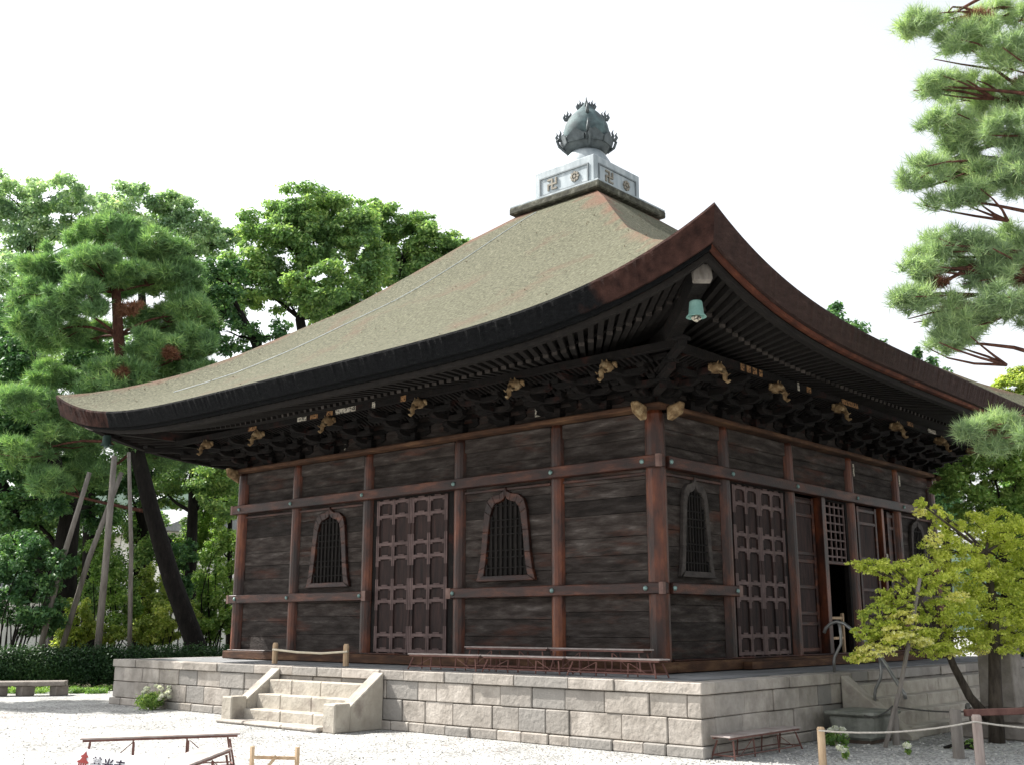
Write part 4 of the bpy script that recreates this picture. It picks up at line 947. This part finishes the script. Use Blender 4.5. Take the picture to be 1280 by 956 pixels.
def px_blobs(lst, d):
    o = []
    for q in lst:
        u, v, ru, rv = q[:4]; dd = d + (q[4] if len(q) > 4 else 0)
        p = at(u, v, dd); s = dd * depth_k(v) / FPX; rx = ru * s * GROW; rz = rv * s * GROW; o.append((p[0], p[1], p[2], rx, rx * .8, rz))
    return o
def limb(mb, a, b_, r0, r1, sag=.15, n_=6):
    a, b_ = Vector(a), Vector(b_); pts = []; rr = []
    j = Vector(RNG.normal(size=3)) * (b_ - a).length * .06
    for i in range(n_ + 1):
        f = i / n_; p = a.lerp(b_, f) + j * math.sin(f * math.pi) + Vector((0, 0, (b_ - a).length * sag * math.sin(f * math.pi) * .5)); pts.append(p); rr.append(r0 + (r1 - r0) * f)
    mb.tube(pts, rr, 7)
def tree(name, label, cat, trunk_px, d, r0, r1, blobs, leaf_m, leaf_size, per_m2, k=9, frac=.42, bark='bark', twigs=2, group=None, squash=.7, shell=.4, leaf2=None):
    pts = [at(u, v, d) for u, v in trunk_px]
    base = pts[0].copy(); base[2] = 0; pts = [base] + pts
    t = thing(name, label, cat, tuple(base), group)
    mb = MB(); n_ = len(pts); P2 = [Vector(p) for p in pts]
    fl = [r0 * 1.25] + [r0 + (r1 - r0) * i / (n_ - 1) for i in range(1, n_)]
    mb.tube(P2, fl, 10)
    B_ = px_blobs(blobs, d)
    for (x, y, z, rx, ry, rz) in B_:
        c = Vector((x, y, z)); low = [p for p in P2[1:] if p.z < z - .2] or [P2[1]]
        s = min(low, key=lambda p: (p - c).length); rr = min(r0, max(r1, .05)) * .55
        limb(mb, s, c, rr, rr * .25)
        for i in range(twigs):
            e = c + Vector(unit(1)[0] * np.array([rx, ry, rz]) * .85); limb(mb, c.lerp(s, .25), e, rr * .35, .012, .1, 4)
    mb.build('trunk', M[bark], t, smooth=True, fix=False)
    cl = sub_clumps(B_, k, frac, squash)
    np_mesh('crown', leaves(cl, per_m2, leaf_size, shell=shell), 4, leaf_m, t)
    if leaf2:
        lm, bl2, pm = leaf2; np_mesh('sunlit_tint_spray', leaves(sub_clumps(px_blobs(bl2, d), k, frac, squash), pm, leaf_size, shell=shell), 4, lm, t)
    return t

def needles(pads, dens, length, width, nper=11):
    out = []
    for (x, y, z, rx, ry, rz) in pads:
        n_ = max(10, int(dens * rx * ry * math.pi * 5.0))
        d = unit(n_); r = RNG.random(n_) ** .45
        r = r * (1 + .22 * RNG.normal(size=n_)); p = np.array([x, y, z]) + d * r[:, None] * np.array([rx, ry, rz])
        ax = d * np.array([.9, .9, .35]) + np.array([0, 0, .75]) + RNG.normal(size=(n_, 3)) * .25; ax /= np.linalg.norm(ax, axis=1, keepdims=True)
        p = np.repeat(p, nper, 0); ax = np.repeat(ax, nper, 0); m_ = len(p)
        nd = ax * .75 + RNG.normal(size=(m_, 3)) * .55; nd /= np.linalg.norm(nd, axis=1, keepdims=True)
        s = np.cross(nd, RNG.normal(size=(m_, 3))); s /= np.linalg.norm(s, axis=1, keepdims=True)
        Ln = length * (.7 + .6 * RNG.random(m_))[:, None]
        p0 = p - ax * length * RNG.random(m_)[:, None] * .8
        out.append(np.stack([p0 - s * width * .5, p0 + s * width * .5, p0 + nd * Ln], 1).reshape(-1, 3))
    return np.concatenate(out)
def pine(name, label, trunk, d, r0, r1, pads, leaf_m, dens, length, width, bark_low, bark_top, split, nsub=8, rust=(), group=None, base_xy=None):
    """trunk: list of (u, v[, d]); pads: (u, v, ru, rv, dd)"""
    pts = [Vector(at(q[0], q[1], q[2] if len(q) > 2 else d)) for q in trunk]
    b_ = pts[0].copy(); b_.z = 0; pts = [b_] + pts
    t = thing(name, label, 'pine tree', tuple(b_), group)
    n_ = len(pts); rr = [r0 + (r1 - r0) * i / (n_ - 1) for i in range(n_)]
    mb = MB(); mb.tube(pts[:split + 1], rr[:split + 1], 12); mb.build('trunk', M[bark_low], t, smooth=True, fix=False)
    mb = MB(); mb.tube(pts[split:], rr[split:], 10)
    B_ = px_blobs(pads, d)
    for (x, y, z, rx, ry, rz) in B_:
        c = Vector((x, y, z - rz * .5)); s = min(pts[2:], key=lambda p: (p - c).length + abs(p.z - c.z + .3) * .8)
        limb(mb, s, c, max(.035, r1 * .3) + r0 * .03 * (c - s).length, .015, .06, 6)
        for i in range(4):
            e = c + Vector(unit(1)[0] * np.array([rx, ry, rz * .4])); limb(mb, c.lerp(s, .3), e, .025, .008, .05, 3)
    mb.build('branch', M[bark_top], t, smooth=True, fix=False)
    cl = sub_clumps(B_, nsub, .40, .8)
    np_mesh('needle_crown', needles(cl, dens, length, width), 3, leaf_m, t)
    if rust:
        np_mesh('dead_needles', needles(sub_clumps(px_blobs(rust, d), 4, .5, .8), dens * .8, length * .8, width), 3, L_RUST, t)
    return t

# ---- the leaning pine left of the hall
pads = [(150, 285, 34, 14), (115, 300, 40, 14, 1), (190, 305, 42, 15), (75, 330, 45, 17), (130, 335, 48, 16, -1.2), (205, 345, 45, 17, .8), (40, 372, 42, 17), (95, 375, 46, 17, -1.5), (150, 350, 40, 14, 1.4), (235, 385, 36, 20, .5),
        (60, 412, 46, 18), (110, 418, 32, 14, 1), (205, 402, 42, 18, 1.5), (245, 428, 30, 18), (190, 430, 34, 14, -1.2), (150, 470, 44, 17, -1), (215, 462, 42, 20, .5), (250, 470, 26, 16), (120, 500, 40, 18), (190, 500, 45, 18, -.5), (70, 470, 36, 14, 1.2),
        (40, 505, 44, 18), (90, 545, 44, 18, .6), (160, 540, 40, 17), (30, 560, 36, 18), (120, 590, 36, 14, 1), (210, 565, 40, 16, 1), (60, 600, 34, 14)]
pine('pine_tree', 'tall leaning pine with layered dark needles left of the hall', [(245, 806), (215, 725), (190, 640), (170, 560), (155, 480), (148, 420), (145, 365), (150, 310)], 33, .33, .12, pads, L_PINE, 40, .25, .028, 'bark', 'red_bark', 5,
     rust=[(160, 385, 18, 6, -1.4), (150, 465, 10, 6, -1.8), (215, 440, 10, 5, -1.5)])
# props that carry its branches
GP = 'props under the leaning pine'
for (u0, v0, u1, v1, dd, lb) in ((43, 806, 112, 590, 31.2, 'leftmost slanting grey prop pole under the leaning pine'), (68, 806, 152, 590, 31.8, 'second slanting prop pole from the left, crossing behind the first'), (122, 806, 143, 570, 31.0, 'thick pale upright prop pole left of the pine trunk'), (165, 806, 161, 565, 31.4, 'thin straight upright prop pole nearest the pine trunk')):
    a = at(u0, v0, dd); a[2] = 0; b_ = at(u1, v1, dd + .4)
    mb = MB(); r = .105 if u0 == 122 else .068 if u0 == 165 else .085
    mb.tube([a, at((u0 + u1) / 2 + 1, (v0 + v1) / 2, dd + .2), b_], [r, r * .93, r * .8], 10); tag(mb.build('prop_pole', M['grey_wood'], smooth=True), lb, 'pole', GP)

# ---- broadleaf trees behind and left
tree('forked_tree', 'old dark broadleaf tree with a thick forked trunk behind the slanting props', 'tree', [(80, 806), (78, 760), (80, 700), (88, 640), (60, 560), (40, 480)], 36, .62, .2,
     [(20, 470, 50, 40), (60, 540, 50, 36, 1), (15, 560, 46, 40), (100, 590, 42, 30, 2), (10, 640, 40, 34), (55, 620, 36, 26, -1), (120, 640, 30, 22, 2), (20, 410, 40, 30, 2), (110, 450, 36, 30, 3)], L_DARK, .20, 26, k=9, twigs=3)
mb_trunk2 = tree('broadleaf_tree', 'slanting dark side trunk growing left of the forked tree', 'tree', [(75, 760), (40, 690), (18, 640), (-5, 590)], 36.6, .36, .2, [(-20, 560, 40, 40), (-10, 500, 36, 36)], L_DARK, .2, 24, twigs=1)
tree('tall_tree', 'tall airy pale tree against the sky at the left edge', 'tree', [(60, 800), (58, 500), (40, 330), (25, 260)], 52, .4, .09,
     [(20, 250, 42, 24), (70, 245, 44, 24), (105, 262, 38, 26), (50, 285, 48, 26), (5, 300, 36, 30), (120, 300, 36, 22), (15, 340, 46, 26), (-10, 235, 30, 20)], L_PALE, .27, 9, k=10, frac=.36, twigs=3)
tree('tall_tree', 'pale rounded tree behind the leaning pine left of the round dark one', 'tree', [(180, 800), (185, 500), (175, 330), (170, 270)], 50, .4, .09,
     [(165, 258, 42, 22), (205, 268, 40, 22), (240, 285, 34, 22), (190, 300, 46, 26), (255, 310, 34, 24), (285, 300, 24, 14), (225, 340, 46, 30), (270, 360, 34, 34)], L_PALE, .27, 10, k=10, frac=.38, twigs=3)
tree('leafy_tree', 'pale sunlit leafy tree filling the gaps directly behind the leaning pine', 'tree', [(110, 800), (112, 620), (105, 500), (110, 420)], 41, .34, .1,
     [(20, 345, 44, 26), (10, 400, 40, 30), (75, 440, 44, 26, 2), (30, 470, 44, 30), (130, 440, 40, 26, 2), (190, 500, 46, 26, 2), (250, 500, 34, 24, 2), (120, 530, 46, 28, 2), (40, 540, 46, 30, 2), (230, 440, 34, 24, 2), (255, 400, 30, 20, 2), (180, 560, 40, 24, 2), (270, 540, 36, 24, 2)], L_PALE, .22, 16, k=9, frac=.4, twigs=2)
tree('round_tree', 'big rounded leafy tree rising above the left roof slope', 'tree', [(392, 800), (390, 480), (375, 400), (390, 330)], 46, .5, .12,
     [(385, 258, 44, 24), (340, 285, 42, 28), (425, 280, 44, 30), (380, 310, 50, 34), (310, 330, 36, 26), (445, 330, 46, 34), (345, 360, 46, 30), (400, 365, 46, 30, -2), (290, 375, 34, 24), (455, 375, 36, 24), (420, 400, 40, 24, 1)], L_MID, .24, 17, k=11, frac=.4, twigs=3)
tree('broadleaf_tree', 'loose leafy tree right of the round one, above the roof slope', 'tree', [(520, 800), (510, 420), (500, 330)], 50, .4, .1,
     [(475, 285, 38, 26), (515, 300, 40, 28), (545, 315, 36, 24), (500, 335, 46, 30), (575, 318, 30, 18), (540, 350, 40, 24), (465, 262, 24, 12), (525, 278, 22, 12), (595, 312, 18, 10)], L_MID, .25, 15, k=10, frac=.38, twigs=3)
tree('broadleaf_tree', 'shadowed tree with bare limbs between the leaning pine and the round tree', 'tree', [(330, 800), (335, 470), (320, 430), (300, 390)], 42, .4, .13,
     [(270, 385, 34, 24), (295, 420, 34, 22), (250, 345, 30, 24), (345, 420, 28, 20), (285, 345, 26, 20)], L_DARK, .22, 14, k=8, frac=.4, twigs=4)
tree('slender_tree', 'slender straight dark-trunked tree between the leaning pine and the hall', 'tree', [(238, 806), (238, 720), (241, 640), (243, 560)], 40, .27, .16,
     [(240, 590, 46, 24), (270, 620, 40, 28), (205, 610, 36, 26, 2), (280, 570, 34, 22), (230, 550, 46, 20, 2), (190, 660, 30, 20, 4)], L_MID, .18, 17, k=9, twigs=3)
tree('slender_tree', 'short dark trunk standing right of the thin upright prop', 'tree', [(174, 806), (174, 740), (178, 670), (182, 610)], 42, .34, .2,
     [(165, 620, 34, 22), (150, 590, 40, 24), (185, 585, 36, 20)], L_DARK, .18, 18, k=8)
tree('slender_tree', 'thin pale-trunked young tree close beside the left wall of the hall', 'tree', [(286, 806), (287, 700), (288, 620)], 44, .16, .08,
     [(285, 640, 26, 26), (300, 600, 34, 28), (275, 680, 24, 20)], L_BRIGHT, .17, 18, k=8)
tree('shade_tree', 'broad leafy tree reaching in at the left edge of the picture', 'tree', [(-175, 800), (-170, 650), (-160, 520)], 27, .4, .2,
     [(-70, 470, 60, 44), (-120, 430, 70, 44), (-70, 570, 46, 40), (-150, 500, 70, 60)], L_DARK, .2, 22, k=10, twigs=3)

# ---- shrubs behind the hedge
def shrub(label, blobs, d, m, size, dens, name='shrub', k=8, group='shrubs behind the hedge', cat='shrub'):
    B_ = px_blobs(blobs, d); base = (B_[0][0], B_[0][1], 0); t = thing(name, label, cat, base, group)
    mb = MB()
    for (x, y, z, rx, ry, rz) in B_:
        for i in range(3): limb(mb, (base[0] + RNG.normal() * .1, base[1] + RNG.normal() * .1, 0), (x + RNG.normal() * rx * .4, y + RNG.normal() * rx * .4, z + rz * .4), .03, .008, .1, 4)
    mb.build('stem', M['bark'], t, fix=False)
    np_mesh('foliage', leaves(sub_clumps(B_, k, .42, .8), dens, size), 4, m, t)
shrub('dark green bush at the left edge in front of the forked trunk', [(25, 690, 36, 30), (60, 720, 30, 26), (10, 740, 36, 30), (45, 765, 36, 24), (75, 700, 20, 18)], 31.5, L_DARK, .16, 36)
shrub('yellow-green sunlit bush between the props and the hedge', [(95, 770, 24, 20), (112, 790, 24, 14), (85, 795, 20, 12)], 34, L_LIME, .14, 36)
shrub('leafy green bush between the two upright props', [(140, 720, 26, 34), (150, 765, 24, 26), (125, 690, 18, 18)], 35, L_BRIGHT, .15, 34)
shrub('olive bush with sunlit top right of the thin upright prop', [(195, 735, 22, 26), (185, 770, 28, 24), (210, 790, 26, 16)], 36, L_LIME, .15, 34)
shrub('bright green bush filling the gap between the leaning trunk and the hall', [(268, 720, 24, 30), (285, 690, 18, 24), (262, 765, 28, 28), (290, 760, 20, 30)], 36, L_BRIGHT, .16, 34)
shrub('dark bush low behind the leaning trunk', [(228, 690, 20, 22), (222, 740, 22, 24)], 39, L_DARK, .16, 30)
shrub('big round green shrub behind the two slanting props', [(60, 660, 34, 30, 4), (105, 690, 34, 34, 4), (80, 720, 30, 26, 4)], 38, L_MID, .17, 26, group='tall shrubs under the trees')
shrub('tall loose green shrub behind the two upright props', [(150, 670, 30, 40, 4), (180, 700, 30, 36, 4), (130, 740, 30, 26, 3)], 38, L_MID, .17, 24, group='tall shrubs under the trees')
shrub('tall bright shrub between the slender trunk and the hall corner', [(262, 650, 28, 40, 5), (285, 610, 26, 40, 5), (235, 680, 24, 36, 5), (255, 720, 30, 24, 4)], 40, L_BRIGHT, .17, 24, group='tall shrubs under the trees')
shrub('sunlit yellow-green low shrub in front of the leaning trunk base', [(215, 765, 30, 20), (180, 790, 26, 14), (150, 795, 24, 12)], 34.5, L_LIME, .13, 34)
shrub('tall dark shrub filling the left edge behind the low bush', [(10, 660, 44, 40, 4), (-30, 700, 50, 50, 3), (40, 600, 40, 30, 5)], 38, L_DARK, .17, 24, group='tall shrubs under the trees')
shrub('dark green shrubbery behind the maple at the right end of the steps', [(1262, 780, 30, 30), (1290, 740, 36, 40), (1300, 800, 40, 30), (1240, 790, 20, 20)], 27, L_DARK, .13, 36, group='shrubs right of the hall')
shrub('mid green shrub showing between the maple and the bright leafy tree', [(1255, 700, 34, 26), (1290, 690, 34, 34), (1225, 720, 24, 24)], 29, L_MID, .14, 34, group='shrubs right of the hall')
# clipped hedge
hg = thing('hedge', 'clipped dark green hedge running from the left edge to the hall', 'hedge', (-15.5, 3, 0))
hd_c = []
for i in range(34):
    u = -40 + i * 10.2; p = at(u, 835, 29.7 + .004 * u)
    hd_c.append((p[0], p[1], .62 + RNG.normal() * .02, .36, .42, .55))
V = leaves(hd_c, 150, .085, flat=.5, shell=.33)
np_mesh('foliage', V, 4, L_HEDGE, hg)
mb = MB()
for (x, y, z, *_r) in hd_c[::2]: mb.tube([(x, y, 0), (x + .05, y, .8)], [.03, .015], 5)
mb.build('stem', M['bark'], hg, fix=False)

# soil under the trees
pa, pb = at(-260, 812, 29.2), at(300, 812, 29.9)
ba, bb_ = at(-700, 790, 120), at(900, 790, 120)
sheet('soil', [(pa[0], pa[1]), (pb[0], pb[1]), (bb_[0], bb_[1]), (ba[0], ba[1])], .004, M['soil'])
# weeds at the foot of the hedge
cl = []
for i in range(60):
    u = RNG.uniform(-20, 140); p = at(u, 860, RNG.uniform(28.2, 29.8)); cl.append((p[0], p[1], .05, .18, .18, .09))
gr = np_mesh('grass', leaves(cl, 120, .07, flat=.2), 4, L_BRIGHT, None); gr['kind'] = 'stuff'

# low stone bench at the left
sb_ = thing('stone_bench', 'low grey stone slab bench on short blocks before the hedge', 'bench', (-17.9, -2.0, 0))
p0, p1 = Vector(at(-30, 858, 27.2)), Vector(at(82, 858, 27.6)); p0.z = p1.z = .3
mb = MB(); mb.bar(p0, p1, .55, .11); mb.build('slab', M['monument'], sb_, bevel=.02)
for f in (.25, .55, .93):
    p = p0.lerp(p1, f); mb = MB(); mb.box(p.x - .17, p.x + .17, p.y - .17, p.y + .17, 0, .243); mb.build('foot', M['monument'], sb_, bevel=.02)

# ---- precinct wall and a low building far behind the trees
def far_wall(label, u0, u1, d0, d1, z0, z1):
    a, b_ = Vector(at(u0, 780, d0)), Vector(at(u1, 780, d1)); a.z = b_.z = 0
    t = thing('precinct_wall', label, 'wall', tuple((a + b_) / 2))
    mb = MB(); mb.bar(a + Vector((0, 0, (z0 + z1) / 2)), b_ + Vector((0, 0, (z0 + z1) / 2)), .4, z1 - z0); mb.build('plaster', M['plaster'], t)
    d = (b_ - a).normalized(); s = Vector((-d.y, d.x, 0)); mb = MB()
    c = [a + s * .7 + Vector((0, 0, z1)), a + Vector((0, 0, z1 + .55)), a - s * .7 + Vector((0, 0, z1))]; e = [p + (b_ - a) for p in c]
    mb.add(c + e, [(0, 1, 4, 3), (1, 2, 5, 4), (2, 0, 3, 5), (0, 2, 1), (3, 4, 5)]); 
    nb = int((b_ - a).length / .45)
    for i in range(nb):
        p = a + d * (i + .5) * .45
        for q in (1, -1): mb.tube([p + s * .74 * q + Vector((0, 0, z1 + .02)), p + Vector((0, 0, z1 + .6))], .09, 6)
    mb.build('tile_roof', M['tile'], t)
far_wall('white plaster precinct wall with a grey tiled top behind the trees', -150, 330, 62, 68, 0, 3.6)
hb = thing('far_house', 'pale building with a grey roof glimpsed between the trunks', 'building', tuple(at(215, 780, 85) * [1, 1, 0]))
c = at(190, 780, 88); mb = MB(); mb.box(c[0] - 9, c[0] + 9, c[1] - 5, c[1] + 5, 0, 8.5); mb.build('wall', M['plaster'], hb)
mb = MB(); mb.prism([(c[1] - 6, 8.5), (c[1], 11), (c[1] + 6, 8.5)], c[0] - 10, c[0] + 10, 'yz'); mb.build('roof', M['tile'], hb)

# ---- distant wooded hill on the left
hm = mat('hazy_wooded_hill', [(0.3, (0.03, 0.055, 0.04)), (0.7, (0.06, 0.10, 0.075))], 0.05, rough=1)
mb = MB(); vs = []; fs = []; NX = 130
for i in range(NX + 1):
    u = -900 + i * 30; f = i / 60
    h = max(26, 62 * math.sin(min(1, max(0, (f + .05))) * math.pi)) + 6 * math.sin(f * 23) + 3 * math.sin(f * 61)
    for j, (dd, hh) in enumerate(((330, 0), (380, .55), (430, .9), (480, 1.0), (620, 0))):
        p = at(u, 781, dd); vs.append((p[0], p[1], max(0, h * hh + (5 * math.sin(u * .05 + j) if 0 < hh else 0)) if hh else -1))
for i in range(NX):
    for j in range(4): a = i * 5 + j; fs.append((a, a + 5, a + 6, a + 1))
mb.add(vs, fs); structure(mb.build('hills', hm, smooth=True))

# ---- right side: tall pine, maple, bush, far tree tops
pads = [(1165, 28, 34, 14), (1210, 50, 40, 18), (1235, 20, 34, 16, .6), (1270, 60, 36, 20, -.5), (1300, 20, 34, 18), (1175, 104, 30, 9), (1212, 110, 34, 12, .5), (1258, 128, 36, 16, .5), (1300, 110, 34, 20),
        (1180, 150, 30, 13), (1222, 165, 38, 18), (1266, 160, 36, 20, -.6), (1150, 214, 32, 17), (1192, 205, 36, 20, .4), (1236, 215, 38, 20), (1275, 215, 34, 22, -.5), (1195, 244, 34, 11), (1300, 180, 34, 26),
        (1172, 302, 34, 18), (1212, 312, 38, 20), (1256, 305, 36, 22, .5), (1290, 330, 34, 22), (1152, 335, 24, 11), (1235, 345, 30, 15), (1140, 372, 28, 17), (1172, 388, 34, 18), (1205, 398, 36, 18, .5), (1246, 372, 32, 14, -.4), (1190, 422, 28, 14), (1285, 385, 30, 20),
        (1212, 534, 20, 9), (1246, 526, 28, 11), (1280, 540, 26, 13, -.3), (1244, 554, 20, 7)]
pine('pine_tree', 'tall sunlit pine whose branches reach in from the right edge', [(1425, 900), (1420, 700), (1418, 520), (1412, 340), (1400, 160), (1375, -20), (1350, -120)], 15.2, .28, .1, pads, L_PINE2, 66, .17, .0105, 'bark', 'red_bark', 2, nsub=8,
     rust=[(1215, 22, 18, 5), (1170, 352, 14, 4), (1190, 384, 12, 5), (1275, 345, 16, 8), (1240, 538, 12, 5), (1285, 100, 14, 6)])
tree('bright_bush_tree', 'bright green leafy tree behind the maple at the right edge', 'tree', [(1262, 850), (1258, 740), (1250, 660)], 21.5, .16, .07,
     [(1200, 612, 32, 18), (1240, 590, 38, 22), (1275, 580, 34, 22), (1225, 640, 36, 22), (1268, 640, 38, 26), (1190, 590, 18, 10), (1290, 690, 34, 30), (1300, 610, 36, 30)], L_BRIGHT, .11, 70, k=12, frac=.36)
# maple
mt = thing('maple_tree', 'small yellow-green maple with a forked trunk beside the wide steps', 'tree', (4.55, 1.2, 0))
D = 16.6
tr_ = [Vector(at(1246, 925, D)), Vector(at(1244, 860, D)), Vector(at(1243, 800, D)), Vector(at(1240, 740, D)), Vector(at(1232, 690, D))]
tr_[0].z = 0
tr2 = [tr_[0] + Vector((-.1, 0, .35)), Vector(at(1212, 870, D)), Vector(at(1192, 832, D)), Vector(at(1175, 790, D - .3)), Vector(at(1150, 750, D - .6))]
mt.location = tr_[0]
mb = MB(); mb.tube(tr_, [.12, .095, .085, .06, .03], 10); mb.tube(tr2, [.08, .065, .055, .04, .02], 9)
mblobs = [(1190, 690, 36, 22), (1160, 720, 36, 22, -.4), (1120, 712, 30, 13, -.5), (1085, 706, 22, 8, -.6), (1215, 720, 40, 24), (1250, 700, 40, 26, .4), (1185, 660, 22, 16), (1170, 640, 12, 10, -.2), (1150, 628, 8, 6, -.3), (1235, 660, 34, 22, .3), (1270, 670, 34, 24), (1130, 745, 32, 18, -.6), (1175, 760, 36, 20, -.4), (1225, 765, 40, 22), (1265, 755, 34, 26),
          (1100, 770, 26, 14, -.8), (1140, 785, 32, 16, -.6), (1195, 800, 36, 16, -.2), (1245, 800, 34, 18), (1080, 790, 18, 10, -.8), (1290, 720, 40, 40), (1110, 800, 26, 10, -.8), (1075, 822, 16, 6, -.8), (1165, 810, 26, 10, -.6), (1275, 790, 30, 20, .3)]
B_ = px_blobs(mblobs, D)
for q in B_:
    c = Vector(q[:3]); s = min(tr_[2:] + tr2[2:], key=lambda p: (p - c).length); limb(mb, s, c, .028, .008, .1, 5)
    for i in range(3): limb(mb, c.lerp(s, .3), c + Vector(unit(1)[0] * np.array(q[3:]) * .9), .01, .004, .05, 3)
mb.build('trunk', M['maple_bark'], mt, smooth=True, fix=False)
np_mesh('crown', leaves(sub_clumps(B_, 14, .29, .8), 125, .060, flat=.6), 4, L_MAPLE, mt)
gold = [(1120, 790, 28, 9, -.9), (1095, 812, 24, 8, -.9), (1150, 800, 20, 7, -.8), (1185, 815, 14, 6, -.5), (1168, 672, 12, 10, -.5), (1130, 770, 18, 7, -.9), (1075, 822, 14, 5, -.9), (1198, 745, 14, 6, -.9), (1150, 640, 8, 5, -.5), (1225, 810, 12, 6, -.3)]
np_mesh('sunlit_tint_spray', leaves(sub_clumps(px_blobs(gold, D), 8, .34, .7), 130, .060, flat=.9), 4, L_GOLD, mt)  # pale yellow clumps stand in for sun falling on the sprays

# far tree tops over the right eave
def conifer(label, u, vtop, d, w_):
    base = at(u, 780, d); base[2] = 0; top = at(u, vtop, d)
    t = thing('conifer', label, 'tree', tuple(base), 'far conifers over the right eave')
    mb = MB(); mb.tube([base, top - np.array([0, 0, 1.5])], [.4, .03], 7); mb.build('trunk', M['bark'], t, fix=False)
    cl = []
    H = top[2]
    for i in range(16):
        f = i / 15; z = H * (.45 + .55 * f); r = w_ * min(1, (1 - f) * 5 + .3)
        for j in range(4):
            a = RNG.uniform(0, 6.28); cl.append((base[0] + math.cos(a) * r * .55, base[1] + math.sin(a) * r * .55, z - .15, r * .5, r * .5, .45))
    np_mesh('crown', leaves(cl, 9, .35), 4, L_DARK, t)
conifer('dark conifer tip showing just above the right eave', 1064, 384, 62, 2.4)
conifer('small conifer tip right of the first, above the right eave', 1131, 428, 66, 1.3)
conifer('dark conifer tip between the eave and the tall pine', 1180, 440, 60, 1.6)
tree('far_tree', 'olive rounded tree top beyond the eave at the right edge', 'tree', [(1290, 790), (1285, 600), (1275, 520)], 45, .4, .1, [(1262, 485, 24, 14), (1290, 480, 34, 22), (1275, 520, 40, 24), (1310, 540, 50, 40)], L_LIME, .25, 18, k=9)
tree('far_tree', 'dark leafy tree behind the right end of the hall', 'tree', [(1300, 800), (1300, 700), (1290, 620)], 34, .3, .1, [(1290, 620, 44, 36), (1300, 700, 44, 36), (1330, 660, 44, 44), (1262, 660, 24, 20), (1290, 760, 40, 28)], L_MID, .2, 26, k=9)

# ---- white flowers and weeds
def flower(label, x, y, h, n_fl, r, petals=True):
    t = thing('flower_plant', label, 'flowering plant', (x, y, 0), 'white-flowered plants on the gravel')
    np_mesh('foliage', leaves([(x + RNG.normal() * r * .5, y + RNG.normal() * r * .5, h * .45, r * .6, r * .6, h * .4) for i in range(7)], 120, .08, flat=.3), 4, L_BRIGHT, t)
    c = []; mb = MB()
    for i in range(n_fl):
        p = (x + RNG.normal() * r * .7, y + RNG.normal() * r * .7, h * RNG.uniform(.55, 1.15)); c.append((*p, .045, .045, .03)); mb.tube([(x, y, 0), p], .005, 4)
    mb.build('stem', M['bamboo'], t, fix=False)
    np_mesh('blossom', leaves(c, 3000, .05, flat=.6), 4, L_PETAL, t)
RNG = np.random.default_rng(11)
flower('bushy plant with white blossoms at the foot of the left platform wall', -11.35, -2.25, .42, 26, .26)
flower('small white-flowered weed beside the low bench end', 2.5, .75, .22, 4, .12)
flower('lone white-flowered weed on the gravel near the tan stake', 3.35, -.75, .22, 2, .05)
flower('white-flowered weed between the prop pole and the grey post', 3.75, .35, .2, 2, .05)
shrub('low green weed at the foot of the pinkish stake', [(1205, 938, 12, 6), (1215, 930, 8, 5)], 15.8, L_BRIGHT, .06, 200, name='weed', k=5, group='weeds round the maple', cat='weed')

# ---- loose stones and leaf litter on the gravel
def scatter(name, n_, box, smin, smax, m):
    x = RNG.uniform(box[0], box[1], n_); y = RNG.uniform(box[2], box[3], n_)
    ok = ~((x > CX - PE - .1) & (x < CX + PE + .1) & (y > CY - PE - .1) & (y < CY + PE + .1)); x, y = x[ok], y[ok]; n_ = len(x)
    s_ = RNG.uniform(smin, smax, n_)[:, None]; a = RNG.uniform(0, 6.28, n_)[:, None]; c, q = np.cos(a), np.sin(a); p = np.stack([x, y, np.zeros(n_)], 1)
    ux = np.concatenate([c, q, 0 * c], 1) * s_; uy = np.concatenate([-q, c, 0 * c], 1) * s_ * .7; t = p + np.array([0, 0, 1.0]) * s_ * .6
    cs = [p + ux, p + uy, p - ux, p - uy]; V = []
    for i in range(4): V.append(np.stack([cs[i], cs[(i + 1) % 4], t + (cs[(i + 1) % 4] - p) * .45, t + (cs[i] - p) * .45], 1))
    V.append(np.stack([t + (q_ - p) * .45 for q_ in cs], 1))
    o = np_mesh(name, np.concatenate(V, 0).reshape(-1, 3), 4, m); o['kind'] = 'stuff'; return o
M['pebble'] = mat('pebble', [(0.3, (0.22, 0.215, 0.2)), (0.7, (0.5, 0.49, 0.46))], 30, island=0.3)
scatter('pebbles', 5000, (-14, 7, -13, 1), .008, .024, M['pebble'])
scatter('pebbles', 2500, (1.9, 8, -4, 6), .01, .035, M['pebble'])
V = leaves([(RNG.uniform(-13, 6), RNG.uniform(-7, -1.9), .012, .5, .5, .004) for i in range(26)], .5, .05, flat=3); V[:, 2] = np.abs(V[:, 2]) + .006
o = np_mesh('leaf_litter', V, 4, L_RUST); o['kind'] = 'stuff'

# ---- bits of bark and needles lying on the thatch
V = []
for i in range(260):
    k = RNG.integers(0, 2); t = RNG.uniform(2, 8.9); u = RNG.uniform(-1, 1) * t; x, y, _ = face_tf(int(k))(u, t, 0)
    z = zroof(t, u) + .03; a = RNG.uniform(0, 6.28); r = RNG.uniform(.012, .038)
    for q in range(4): V.append((x + math.cos(a + q * 1.57) * r * (1 if q % 2 else .4), y + math.sin(a + q * 1.57) * r * (1 if q % 2 else .4), z + RNG.uniform(-.012, .012)))
M['fleck'] = mat('pale_bark_fleck', [(0.3, (0.22, 0.15, 0.1)), (0.7, (0.42, 0.36, 0.29))], 20)
o = np_mesh('fallen_bark', np.array(V), 4, M['fleck']); o['kind'] = 'stuff'
